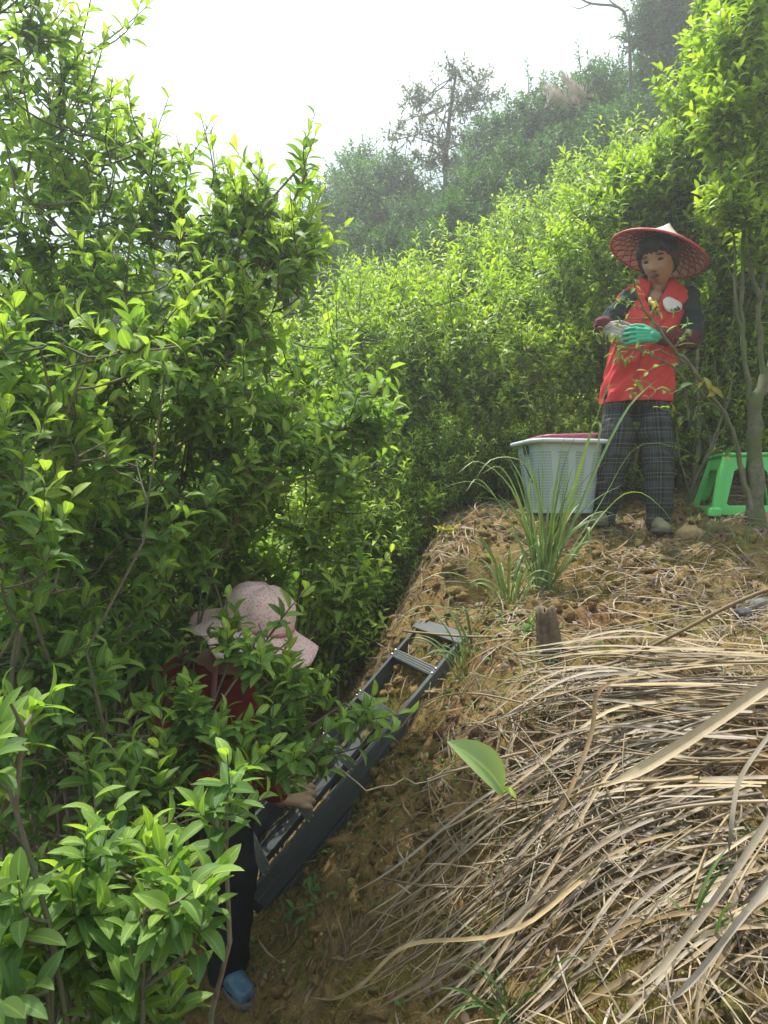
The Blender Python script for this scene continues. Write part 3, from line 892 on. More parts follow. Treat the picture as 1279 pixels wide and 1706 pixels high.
# low branch
gbr = Geo()
bp = limb([tb + [-.02, -.02, .05], P(1240, 800, Yt), P(1226, 740, 3.6), P(1206, 690, 3.55), P(1180, 650, 3.5), P(1150, 610, 3.42), P(1122, 580, 3.38), P(1098, 545, 3.34), P(1075, 520, 3.3), P(1058, 485, 3.28), P(1052, 458, 3.26)], .015, .003, 34, 8, gbr)
twp = []
for pts, r in (([(1206, 690, 3.55), (1175, 660, 3.48), (1150, 640, 3.45), (1110, 605, 3.4), (1060, 582, 3.36), (1020, 572, 3.33), (994, 558, 3.32)], .006),
               ([(1150, 610, 3.42), (1110, 590, 3.36), (1075, 582, 3.33), (1030, 580, 3.3), (1000, 568, 3.3), (985, 552, 3.3)], .004),
               ([(1098, 545, 3.34), (1070, 530, 3.3), (1030, 538, 3.28), (1005, 548, 3.27)], .003),
               ([(1075, 520, 3.3), (1055, 507, 3.28), (1030, 505, 3.27)], .003),
               ([(1122, 580, 3.38), (1140, 560, 3.36), (1145, 540, 3.35)], .003),
               ([(1150, 640, 3.45), (1120, 655, 3.42), (1095, 650, 3.4), (1080, 670, 3.4)], .003),
               ([(1110, 605, 3.4), (1085, 615, 3.37), (1062, 640, 3.36), (1050, 660, 3.36)], .003),
               ([(1180, 650, 3.5), (1150, 700, 3.5), (1130, 690, 3.48), (1100, 680, 3.46)], .004),
               ([(1206, 690, 3.55), (1180, 680, 3.5), (1160, 668, 3.48)], .004),
               ([(1226, 740, 3.6), (1210, 760, 3.5), (1190, 745, 3.45)], .003),
               ([(1060, 582, 3.36), (1040, 600, 3.33), (1022, 590, 3.32)], .002),
               ([(1098, 545, 3.34), (1090, 520, 3.3), (1082, 500, 3.28)], .002)):
    twp.append(limb([P(*q) for q in pts], r, r * .4, 16, 5, gbr))
link('branch', gbr.mesh('branch', M['bark_grey']), root)
M['yellow_leaf'] = leaf_mat('yellowing_leaf', (.42, .36, .04), (.30, .32, .05), (.25, .15, .04))
LT_Y = [m.copy() for m in (LEAF_T[1], LEAF_T[5], LEAF_T[11])]
for m in LT_Y:
    m.materials.clear(); m.materials.append(M['yellow_leaf'])
def one_leaf(parent, p, d, L, me, upv=(0, -.3, 1)):
    d = norm(d); nn = norm(np.array(upv) - d * np.dot(upv, d)); s_ = np.cross(nn, d)
    p = p - np.array(parent.location)
    o = bpy.data.objects.new('leaf', me)
    o.matrix_local = Matrix(((d[0] * L, s_[0] * L, nn[0] * L, p[0]), (d[1] * L, s_[1] * L, nn[1] * L, p[1]), (d[2] * L, s_[2] * L, nn[2] * L, p[2]), (0, 0, 0, 1)))
    COL.objects.link(o); o.parent = parent
    return o
for px, py, d, L in ((1172, 628, (.35, -.2, -1), .085), (1176, 645, (.75, -.3, -.6), .10), (1192, 652, (-.6, -.4, -.35), .07)):
    one_leaf(root, P(px, py, 3.48), np.array(d, float), L, LT_Y[int(rng.integers(3))], (.3, -1, .5))['label'] = 'yellowing leaf on the low branch'
for px, py, d, L in ((1128, 577, (1, -.3, .1), .085), (1158, 640, (-1, -.4, -.25), .10), (1110, 555, (.7, -.3, .5), .06), (1135, 548, (.8, -.2, .4), .06), (1120, 530, (-.2, -.3, .9), .05)):
    one_leaf(root, P(px, py, 3.4), np.array(d, float), L, LEAF_T[4 if L < .08 else 7], (.2, -.4, 1))
for tp in twp + [bp[18:]]:
    for q in range(int(rng.integers(9, 17))):
        p = tp[int(rng.integers(4, len(tp)))]
        me = LT_Y[int(rng.integers(3))] if rng.uniform() < .16 else LEAF_T[int(rng.integers(2, 8))]
        one_leaf(root, p, rng.normal(size=3) + [0, -.3, .1], rng.uniform(.022, .055), me, (rng.normal() * .3, -.5, 1))
# its foliage up the stems
r_ = np.random.default_rng(9)
st, Lv = grow(r_, tb, [crown(1235, 60, Yt, 60, 90, .3), crown(1270, 200, Yt, 60, 120, .3), crown(1200, 200, Yt, 40, 60, .22), crown(1275, 380, Yt, 50, 70, .25), crown(1205, 340, Yt, 30, 40, .2)], 300, n_stems=0,
              trunk=(np.vstack([s_[6:] for s_ in stems_p[:4]]), .004, .004), leaf=(.05, .085), shoot=.17, k=9, up=1.0, inner=2, age1=.45, n_branch=30, reach=.4)
st.V, st.Q, st.T = st.V[1:], [q - len(st.V[0]) for q in st.Q[1:]], st.T[1:]
g2 = Geo(); g2.V, g2.Q, g2.T = [v - tb for v in st.V], st.Q, st.T
link('twigs', g2.mesh('twigs', M['bark_grey']), root)['kind'] = 'stuff'
V, Q, T = bake_leaves(Lv, 4)
link('crown', np_mesh('crown', V - tb, Q, T, True, M['tea_hill']), root)['kind'] = 'stuff'

# dead twiggy stems behind the stool
root = empty('dead_shrub', gb(1.72, 4.35)); tb = np.array(root.location)
tag(root, 'leafless twiggy shrub between the standing person and the green stool', 'shrub')
g = Geo()
for pts, r in (([(1140, 860, 4.3), (1160, 800, 4.3), (1185, 740, 4.3), (1210, 680, 4.35), (1225, 600, 4.4)], .016), ([(1150, 850, 4.3), (1158, 780, 4.35), (1166, 700, 4.4), (1160, 620, 4.4), (1170, 520, 4.45)], .022),
               ([(1140, 855, 4.3), (1148, 820, 4.3), (1130, 760, 4.3), (1128, 700, 4.3)], .007), ([(1160, 800, 4.3), (1200, 760, 4.25), (1250, 735, 4.25)], .006), ([(1185, 740, 4.3), (1170, 700, 4.25), (1150, 690, 4.2)], .005),
               ([(1165, 740, 4.35), (1148, 700, 4.3), (1140, 640, 4.3)], .006), ([(1210, 680, 4.35), (1195, 640, 4.3), (1190, 600, 4.3)], .005), ([(1170, 860, 4.3), (1190, 810, 4.3), (1180, 760, 4.3), (1215, 700, 4.3)], .008)):
    q = [P(*a) for a in pts]
    if pts[0][1] > 840: q[0][2] = float(hgt(q[0][0], q[0][1])) - .03
    limb(q, r, r * .35, 16, 7, g)
    tpn = spline(q, 16)
    for k in range(5):
        a = tpn[int(rng.integers(5, 15))]; d = norm(rng.normal(size=3) + [0, 0, .6])
        L = rng.uniform(.08, .25)
        g.add(*tube(bez(a, a + d * L * .5 + rng.normal(size=3) * .02, a + d * L + [0, 0, .02], 5) - tb, np.linspace(.003, .001, 5), 4, False))
link('stem', g.mesh('stem', M['bark_grey']), root)

# ------------------------------------------------------------------ mesh helpers for made things
import bmesh
def bm_box(bm, c, s, axes=None):
    c = np.asarray(c, float); s = np.asarray(s, float) * .5
    A = np.eye(3) if axes is None else np.asarray(axes, float)
    vs = [bm.verts.new(c + A[0] * s[0] * i + A[1] * s[1] * j + A[2] * s[2] * k) for i in (-1, 1) for j in (-1, 1) for k in (-1, 1)]
    for f in ((0, 1, 3, 2), (4, 6, 7, 5), (0, 4, 5, 1), (2, 3, 7, 6), (0, 2, 6, 4), (1, 5, 7, 3)):
        bm.faces.new([vs[i] for i in f])
def bm_obj(name, bm, mat, parent=None, bevel=0.0, smooth=False, seg=2):
    bmesh.ops.recalc_face_normals(bm, faces=bm.faces[:])
    if bevel:
        bmesh.ops.bevel(bm, geom=bm.edges[:], offset=bevel, segments=seg, affect='EDGES', profile=.6, clamp_overlap=True)
    me = bpy.data.meshes.new(name)
    bm.to_mesh(me); bm.free()
    if smooth:
        me.polygons.foreach_set('use_smooth', np.ones(len(me.polygons), bool))
    me.materials.append(mat)
    return link(name, me, parent)

# ------------------------------------------------------------------ folded stepladder lying against the bank
def ladder():
    m1 = plain('ladder_metal', (.12, .135, .138), .38, .2, 14, .05, .35, .5)
    m2 = plain('ladder_tread', (.15, .165, .165), .42, .2, 20, .1, .4, .5)
    m3 = plain('rivet', (.45, .46, .46), .35, .1, 20, 0, .8)
    Wd = norm(np.array([.36, -.93, 0.0]))                       # along the rungs, towards the camera
    top = P(770, 1064, 3.02); bot = P(414, 1492, 2.70)
    A = norm(top - bot); A = norm(A - Wd * np.dot(A, Wd))
    N = np.cross(A, Wd); N = N if N[2] > 0 else -N
    L = float(np.dot(top - bot, A))
    root = empty('stepladder', bot)
    tag(root, 'folded dark grey metal stepladder lying up the earth bank beside the ditch', 'ladder')
    ax = np.array([A, Wd, N])
    Wid = .45
    def loc(a, w, n): return A * a + Wd * w + N * n
    def rail(w, n, dep, a0, a1, sgn, name='rail', mat=m1):      # C-shaped channel
        bm = bmesh.new()
        bm_box(bm, loc((a0 + a1) / 2, w, n - dep / 2), (a1 - a0, .004, dep), ax)
        for q in (0, 1):
            bm_box(bm, loc((a0 + a1) / 2, w - sgn * .0135, n - (.002 if q == 0 else dep - .002)), (a1 - a0, .023, .004), ax)
        bm_box(bm, loc((a0 + a1) / 2, w + sgn * .004, n - dep * .5), (a1 - a0, .005, .008), ax)
        return bm_obj(name, bm, mat, root, .0008, False, 1)
    rail(0, 0, .088, 0, L, 1); rail(-Wid, 0, .088, 0, L, -1)
    rail(.014, -.093, .07, .02, L + .04, 1, 'rear_rail'); rail(-Wid + .06, -.093, .055, .02, L + .02, -1, 'rear_rail')
    rail(-Wid * .5, -.095, .045, .05, L, -1, 'inner_rail')
    for w in (-.12, -.32):
        bm = bmesh.new(); bm_box(bm, loc(L * .5, w, -.10), (L - .08, .12, .006), ax); bm_box(bm, loc(L * .5, w + .057, -.09), (L - .08, .006, .022), ax); bm_box(bm, loc(L * .5, w - .057, -.09), (L - .08, .006, .022), ax)
        bm_obj('rear_channel', bm, m1, root, .001, False, 1)
    pitch = .243
    for k in range(5):
        a = L - .175 - pitch * k
        if a < .0: break
        bm = bmesh.new()
        bm_box(bm, loc(a, -Wid / 2, -.006), (.042, Wid - .008, .006), ax)
        for q in range(4):
            bm_box(bm, loc(a - .015 + q * .010, -Wid / 2, -.0015), (.004, Wid - .012, .003), ax)
        bm_box(bm, loc(a - .020, -Wid / 2, -.024), (.003, Wid - .008, .03), ax)
        t = bm_obj('tread', bm, m2, root, .0006, False, 1)
        bm = bmesh.new()
        for q in (-1, 1):
            for ss in (.0, -Wid):
                c = loc(a + q * .012, ss + (-.010 if ss == 0 else .010), .003)
                bmesh.ops.create_icosphere(bm, subdivisions=1, radius=.005, matrix=Matrix.Translation(Vector(c)))
        bm_obj('rivets', bm, m3, t)['kind'] = 'stuff'
    bm = bmesh.new()                                           # moulded top cap
    bm_box(bm, loc(L + .0, -Wid / 2, -.004), (.055, Wid + .03, .02), ax)
    bm_box(bm, loc(L + .026, -Wid / 2, -.035), (.012, Wid + .02, .06), ax)
    bm_obj('top_cap', bm, plain('ladder_cap', (.12, .13, .135), .5, .2, 30, .1), root, .004, False, 2)
    for a in (.32, .78):
        bm = bmesh.new()
        bm_box(bm, loc(a, -Wid / 2, -.118), (.03, Wid - .05, .006), ax)
        bm_obj('cross_brace', bm, m1, root, .001, False, 1)
    for w in (0.0, -Wid):
        bm = bmesh.new()
        bm_box(bm, loc(-.012, w - (.01 if w == 0 else -.01), -.036), (.03, .034, .078), ax)
        bm_obj('foot_cap', bm, plain('rubber', (.02, .02, .02), .8), root, .004)
    return root
ladder()

# ------------------------------------------------------------------ white basket tub with a pink tray on it
def rrect(a, b, r, n=6):
    out = []
    for cx, cy, s0 in ((a - r, b - r, 0), (-a + r, b - r, 90), (-a + r, -b + r, 180), (a - r, -b + r, 270)):
        for k in range(n + 1):
            t = math.radians(s0 + 90 * k / n)
            out.append((cx + r * math.cos(t), cy + r * math.sin(t)))
    return np.array(out)
def loft(rings, close_ends=(False, False)):
    n = len(rings[0]); V = np.vstack(rings); m = len(rings)
    i, j = np.meshgrid(np.arange(m - 1), np.arange(n), indexing='ij'); j2 = (j + 1) % n
    Q = np.stack([i * n + j, i * n + j2, (i + 1) * n + j2, (i + 1) * n + j], -1).reshape(-1, 4)
    return V, Q
def ring(a, b, r, z, n=6): 
    q = rrect(a, b, r, n); return np.column_stack([q, np.full(len(q), z)])
def basket():
    c = gb(.945, 3.98); c[2] = max(c[2], P(935, 864, 3.9)[2]) - .01
    root = empty('basket', c, math.radians(12))
    tag(root, 'white perforated plastic basket tub with a wide rim beside the standing person', 'basket')
    m, nt, n, l, b = mat_new('white_perforated_plastic')
    t = n.new('ShaderNodeUVMap'); t.uv_map = 'uv'
    sc = n.new('ShaderNodeVectorMath'); sc.operation = 'MULTIPLY'; sc.inputs[1].default_value = (70, 26, 1)
    l.new(t.outputs['UV'], sc.inputs[0])
    fr = n.new('ShaderNodeVectorMath'); fr.operation = 'FRACTION'; l.new(sc.outputs[0], fr.inputs[0])
    sx = n.new('ShaderNodeSeparateXYZ'); l.new(fr.outputs[0], sx.inputs[0])
    def inband(o, a):
        g_ = n.new('ShaderNodeMath'); g_.operation = 'GREATER_THAN'; g_.inputs[1].default_value = a; l.new(o, g_.inputs[0]); return g_.outputs[0]
    mu = n.new('ShaderNodeMath'); mu.operation = 'MULTIPLY'; l.new(inband(sx.outputs[0], .42), mu.inputs[0]); l.new(inband(sx.outputs[1], .42), mu.inputs[1])
    sv = n.new('ShaderNodeSeparateXYZ'); l.new(t.outputs['UV'], sv.inputs[0])
    g1 = inband(sv.outputs[1], .05)
    lt = n.new('ShaderNodeMath'); lt.operation = 'LESS_THAN'; lt.inputs[1].default_value = .86; l.new(sv.outputs[1], lt.inputs[0])
    m2 = n.new('ShaderNodeMath'); m2.operation = 'MULTIPLY'; l.new(mu.outputs[0], m2.inputs[0]); l.new(g1, m2.inputs[1])
    m3 = n.new('ShaderNodeMath'); m3.operation = 'MULTIPLY'; l.new(m2.outputs[0], m3.inputs[0]); l.new(lt.outputs[0], m3.inputs[1])
    l.new(mixc(n, l, m3.outputs[0], (.40, .51, .53), (.22, .30, .31)), b.inputs['Base Color'])
    b.inputs['Roughness'].default_value = .4
    inv = n.new('ShaderNodeMath'); inv.operation = 'SUBTRACT'; inv.inputs[0].default_value = 1; l.new(m3.outputs[0], inv.inputs[1])
    bump(n, l, b, inv.outputs[0], .6, .004)
    H = .375; a0, b0, a1, b1 = .155, .125, .20, .165
    rings, uv = [], []
    for k in range(15):
        f = k / 14
        rings.append(ring(a0 + (a1 - a0) * f, b0 + (b1 - b0) * f, .07, H * f))
    inner = [r * np.array([.975, .97, 1]) for r in rings[::-1]][:-1] + [ring(a0 * .96, b0 * .96, .06, .012)]
    V, Q = loft(rings + inner)
    me = np_mesh('tub', V, Q, None, True, m)
    nr = len(rings[0])
    ul = me.uv_layers.new(name='uv')
    li = np.zeros(len(me.loops), np.int32); me.loops.foreach_get('vertex_index', li)
    uvc = np.zeros((len(me.loops), 2), np.float32)
    uvc[:, 0] = (li % nr) / nr; uvc[:, 1] = np.clip(V[li, 2] / H, 0, 1)
    q0 = uvc.reshape(-1, 4, 2); wrap = (q0[:, :, 0].max(1) - q0[:, :, 0].min(1)) > .5
    q0[wrap, :, 0] = np.where(q0[wrap, :, 0] < .5, q0[wrap, :, 0] + 1, q0[wrap, :, 0])
    ul.data.foreach_set('uv', q0.ravel())
    link('tub', me, root)
    bm = bmesh.new(); vs = [bm.verts.new(v) for v in ring(a0 * .97, b0 * .97, .06, .008)]; bm.faces.new(vs)
    bm_obj('bottom', bm, m, root)
    mw = plain('white_plastic', (.55, .62, .66), .35, .06, 8)
    rr = [ring(a1 - .004, b1 - .004, .07, H - .012), ring(a1 + .028, b1 + .028, .085, H - .016), ring(a1 + .034, b1 + .034, .09, H - .004), ring(a1 + .03, b1 + .03, .088, H + .006), ring(a1 + .004, b1 + .004, .074, H + .010), ring(a1 - .012, b1 - .012, .066, H + .006), ring(a1 - .014, b1 - .014, .064, H - .02)]
    V, Q = loft(rr); link('rim', np_mesh('rim', V, Q, None, True, mw), root)
    md = plain('dark_clip', (.03, .03, .03), .5)
    for s_ in (-1, 1):
        bm = bmesh.new(); bm_box(bm, (s_ * (a1 + .006), -.03, H - .045), (.02, .03, .05)); bm_obj('handle_clip', bm, md, root, .004)
    g = Geo()
    for s_ in (-1,):
        p = spline([(s_ * (a1 + .012), -.03, H - .06), (s_ * (a1 + .03), -.06, H - .11), (s_ * (a1 + .02), -.10, H - .17), (s_ * (a1 + .005), -.12, H - .22)], 12)
        g.add(*tube(p, .004, 6, False))
    link('handle', g.mesh('handle', md), root)
    # tray
    tr = empty('tray', c + np.array([.03, .03, H + .008]), math.radians(12)); tr.rotation_euler[1] = math.radians(-3)
    tag(tr, 'pink plastic tray lying on top of the white basket', 'tray')
    mp = plain('pink_plastic', (.62, .16, .27), .4, .1, 10)
    V, Q = loft([ring(.13, .10, .05, .006), ring(.155, .12, .055, .03), ring(.168, .132, .06, .034), ring(.170, .134, .06, .028), ring(.158, .122, .056, .024), ring(.134, .104, .05, .0)])
    link('wall', np_mesh('wall', V, Q, None, True, mp), tr)
    bm = bmesh.new(); bm.faces.new([bm.verts.new(v) for v in ring(.134, .104, .05, .0)]); bm.faces.new([bm.verts.new(v) for v in ring(.131, .101, .05, .006)])
    bm_obj('base', bm, mp, tr)
basket()

# ------------------------------------------------------------------ green plastic stool
def stool():
    c = gb(1.94, 4.02); c[2] = P(1210, 858, 3.98)[2]
    root = empty('stool', c, math.radians(-8))
    tag(root, 'bright green plastic stool with splayed legs behind the slim tree', 'stool')
    mg = plain('green_plastic', (.12, .60, .15), .32, .08, 6, 0, 0, .5)
    H = .315
    def half(z): return .205 - (.205 - .125) * z / H
    # four side panels: trapezoid with an arched opening, given thickness
    for k in range(4):
        rot = Matrix.Rotation(math.radians(90 * k), 3, 'Z')
        out = [(-half(0) , 0), (half(0), 0), (half(H), H), (-half(H), H)]
        hole = []
        zb, zt, wb, wt, r = .05, .245, .14, .085, .035
        for (cx, cz, s0) in ((wt - r, zt - r, 0), (-wt + r, zt - r, 90)):
            for q in range(6):
                t = math.radians(s0 + 90 * q / 5); hole.append((cx + r * math.cos(t), cz + r * math.sin(t)))
        hole += [(-wb + .01, zb + .01), (-wb + .02, zb), (wb - .02, zb), (wb - .01, zb + .01)]
        def to3(x, z, d): 
            y = -(half(z) - d); return rot @ Vector((x, y, z))
        bm = bmesh.new()
        def layer(d):
            # outer outline resampled to pair with the hole points by angle
            cx, cz = 0, .15
            vo, vh = [], []
            for (x, z) in hole:
                a = math.atan2(z - cz, x - cx)
                dx, dz = math.cos(a), math.sin(a)
                best = 9
                for i in range(4):
                    (x1, z1), (x2, z2) = out[i], out[(i + 1) % 4]
                    ex, ez = x2 - x1, z2 - z1
                    den = dx * ez - dz * ex
                    if abs(den) < 1e-9: continue
                    t = ((x1 - cx) * ez - (z1 - cz) * ex) / den
                    u = ((x1 - cx) * dz - (z1 - cz) * dx) / den
                    if t > 0 and -1e-6 <= u <= 1 + 1e-6: best = min(best, t)
                vo.append([cx + dx * best, cz + dz * best]); vh.append((x, z))
            # snap nearest ray to each corner
            for (x, z) in out:
                j = min(range(len(vo)), key=lambda q: (vo[q][0] - x) ** 2 + (vo[q][1] - z) ** 2)
                vo[j] = [x, z]
            sh = (half(0) - d) / half(0)
            return [bm.verts.new(to3(x * sh, z, d)) for x, z in vo], [bm.verts.new(to3(x, z, d - (.006 if d == 0 else 0) * 0)) for x, z in vh]
        o1, h1 = layer(.0); o2, h2 = layer(.012)
        n_ = len(o1)
        for i in range(n_):
            j = (i + 1) % n_
            bm.faces.new((o1[i], o1[j], h1[j], h1[i])); bm.faces.new((o2[j], o2[i], h2[i], h2[j])); bm.faces.new((h1[i], h1[j], h2[j], h2[i])); bm.faces.new((o1[j], o1[i], o2[i], o2[j]))
        bm_obj('side_panel', bm, mg, root, .0025, True, 2)
    V, Q = loft([ring(.118, .118, .03, H - .002), ring(.134, .134, .036, H - .004), ring(.137, .137, .036, H + .006), ring(.130, .130, .034, H + .014), ring(.05, .05, .02, H + .016), ring(.002, .002, .0005, H + .016)])
    link('seat', np_mesh('seat', V, Q, None, True, mg), root)
    for sx in (-1, 1):
        for sy in (-1, 1):
            p = np.array([[sx * (half(z) - .012), sy * (half(z) - .012), z] for z in np.linspace(0, H - .01, 8)])
            g = Geo(); g.add(*tube(p, np.linspace(.024, .018, 8), 10, False)); link('leg', g.mesh('leg', mg), root)
            V, Q = loft([ring(.03, .03, .012, -.004) + [sx * .197, sy * .197, 0], ring(.032, .032, .012, .03) + [sx * .195, sy * .195, 0], ring(.022, .022, .01, .04) + [sx * .19, sy * .19, 0]])
            link('foot', np_mesh('foot', V, Q, None, True, mg), root)
stool()
# ------------------------------------------------------------------ people
def seg_bm(bm, p0, r0, p1, r1, flat=None):
    p0, p1 = np.asarray(p0, float), np.asarray(p1, float)
    n = max(3, int(np.linalg.norm(p1 - p0) / (min(r0, r1) * .6)) + 2)
    f = np.linspace(0, 1, n)
    pts = p0 + (p1 - p0) * f[:, None]; rad = r0 + (r1 - r0) * f
    V, Q = tube(pts, rad, 14, False)
    vs = [bm.verts.new(v) for v in V]
    for q in Q: bm.faces.new([vs[i] for i in q])
    bm.faces.new([vs[i] for i in range(13, -1, -1)]); bm.faces.new([vs[len(V) - 14 + i] for i in range(14)])
    for p, r in ((p0, r0), (p1, r1)):
        bmesh.ops.create_icosphere(bm, subdivisions=2, radius=r, matrix=Matrix.Translation(Vector(p)))
def ell_bm(bm, c, r, rot=None):
    m = Matrix.Translation(Vector(c)) @ (rot.to_4x4() if rot is not None else Matrix.Identity(4)) @ Matrix.Diagonal((*r, 1))
    bmesh.ops.create_icosphere(bm, subdivisions=3, radius=1, matrix=m)
def solid(name, fill, voxel, mat, parent, smooth=3, folds=None, extra=None):
    """one continuous skin round everything fill() puts down (world coordinates)"""
    bm = bmesh.new(); fill(bm)
    bmesh.ops.recalc_face_normals(bm, faces=bm.faces[:])
    me = bpy.data.meshes.new('tmp'); bm.to_mesh(me); bm.free()
    o = bpy.data.objects.new('tmp', me); COL.objects.link(o)
    r = o.modifiers.new('r', 'REMESH'); r.mode = 'VOXEL'; r.voxel_size = voxel
    s_ = o.modifiers.new('s', 'SMOOTH'); s_.factor = .5; s_.iterations = smooth
    dg = bpy.context.evaluated_depsgraph_get()
    out = bpy.data.meshes.new_from_object(o.evaluated_get(dg))
    bpy.data.objects.remove(o); bpy.data.meshes.remove(me)
    n = len(out.vertices); co = np.zeros(n * 3, np.float32); out.vertices.foreach_get('co', co); co = co.reshape(-1, 3)
    if folds:
        nr = np.zeros(n * 3, np.float32); out.vertices.foreach_get('normal', nr); nr = nr.reshape(-1, 3)
        amp, sx, sz = folds
        a = np.arctan2(co[:, 1] - co[:, 1].mean(), co[:, 0] - co[:, 0].mean())
        d = fbm(co[:, 0] * sx + co[:, 2] * sz * .6 + 5, co[:, 2] * sz + co[:, 1] * sx, 3, 31)
        co = co + nr * (amp * d)[:, None]
    co = co - np.array(parent.location, np.float32)
    out.vertices.foreach_set('co', np.ascontiguousarray(co, np.float32).ravel())
    out.polygons.foreach_set('use_smooth', np.ones(len(out.polygons), bool))
    out.name = name; out.materials.clear(); out.materials.append(mat); out.update()
    return link(name, out, parent)
def head_mesh_bm(bm, c, R, s=1.0):
    """a head: ellipsoid with jaw, nose, sockets, cheeks, lips. local x right, y forward, z up"""
    nu, nv = 56, 40
    u = np.linspace(0, 2 * math.pi, nu, endpoint=False); v = np.linspace(.03, math.pi - .03, nv)
    uu, vv = np.meshgrid(u, v, indexing='ij')
    x, y, z = .075 * np.sin(vv) * np.cos(uu), .094 * np.sin(vv) * np.sin(uu), .112 * np.cos(vv)
    low = np.clip(-z / .112, 0, 1)
    x = x * (1 - .30 * low ** 1.6); y = y * (1 - .12 * low ** 2) + .012 * low ** 2
    fr = np.clip(y / .09, 0, 1)
    def gz(x0, z0, sx, sz): return np.exp(-((x - x0) / sx) ** 2 - ((z - z0) / sz) ** 2) * (fr > .2)
    y = y + .024 * gz(0, -.022, .012, .014) + .012 * gz(0, .0, .009, .022) + .007 * gz(.013, -.028, .008, .008) + .007 * gz(-.013, -.028, .008, .008)
    y = y - .010 * gz(.032, .012, .017, .011) - .010 * gz(-.032, .012, .017, .011) + .005 * gz(.03, .034, .024, .008) + .005 * gz(-.03, .034, .024, .008)
    y = y + .007 * gz(.042, -.025, .02, .02) + .007 * gz(-.042, -.025, .02, .02)
    y = y + .008 * gz(0, -.051, .02, .006) + .008 * gz(0, -.064, .018, .007) - .005 * gz(0, -.0575, .022, .003) + .008 * gz(0, -.090, .02, .014)
    V = np.stack([x, y, z], -1).reshape(-1, 3) * s
    V = V @ np.array(R).T + np.asarray(c)
    vs = [bm.verts.new(p) for p in V]
    for i in range(nu):
        for j in range(nv - 1):
            i2 = (i + 1) % nu
            bm.faces.new((vs[i * nv + j], vs[i * nv + j + 1], vs[i2 * nv + j + 1], vs[i2 * nv + j]))
    bm.faces.new([vs[i * nv] for i in range(nu)]); bm.faces.new([vs[i * nv + nv - 1] for i in range(nu - 1, -1, -1)])
    for s_ in (-1, 1):
        ell_bm(bm, np.asarray(c) + np.array(R) @ np.array([s_ * .076, -.008, -.005]) * s, (.011 * s, .017 * s, .028 * s))
def rot_yaw_pitch(yaw, pitch, roll=0):
    """yaw: 0 looks at the camera (-y), positive turns towards the left of the picture"""
    return Matrix.Rotation(math.pi - yaw, 3, 'Z') @ Matrix.Rotation(pitch, 3, 'X') @ Matrix.Rotation(roll, 3, 'Y')
def hand_fill(wrist, fd, sd, pn, curl, s=1.0, thumb=1.0):
    """fd along the fingers, sd from index to little finger, pn out of the palm"""
    wrist, fd = np.asarray(wrist, float), norm(fd)
    sd = norm(np.asarray(sd, float) - fd * np.dot(sd, fd)); pn = norm(np.asarray(pn, float) - fd * np.dot(pn, fd) - sd * np.dot(pn, sd))
    def f(bm):
        seg_bm(bm, wrist - fd * .03 * s, .027 * s, wrist + fd * .01 * s, .027 * s)
        for q in (-.025, -.008, .009, .025):
            seg_bm(bm, wrist + sd * q * .7 * s, .017 * s, wrist + (fd * .082 + sd * q) * s, .0145 * s)
        for q, L in ((-.034, .070), (-.011, .080), (.012, .074), (.034, .058)):
            a = wrist + (fd * .084 + sd * q) * s
            ang = curl * .5; d = fd
            for k, fl in enumerate((.45, .31, .24)):
                d = fd * math.cos(ang) + pn * math.sin(ang)
                b = a + d * L * fl * s
                seg_bm(bm, a, (.0102 - .001 * k) * s, b, (.0096 - .001 * k) * s)
                a = b; ang += curl * (.75 if k == 0 else .6)
        a = wrist + (fd * .02 - sd * .026) * s
        b = a + norm(fd * .7 - sd * .75 * thumb + pn * .35) * .04 * s
        c = b + norm(fd * .95 - sd * .25 + pn * .35) * .032 * s
        d = c + norm(fd * 1.0 + pn * .4) * .024 * s
        seg_bm(bm, a, .0155 * s, b, .0125 * s); seg_bm(bm, b, .0125 * s, c, .0112 * s); seg_bm(bm, c, .0112 * s, d, .010 * s)
    return f

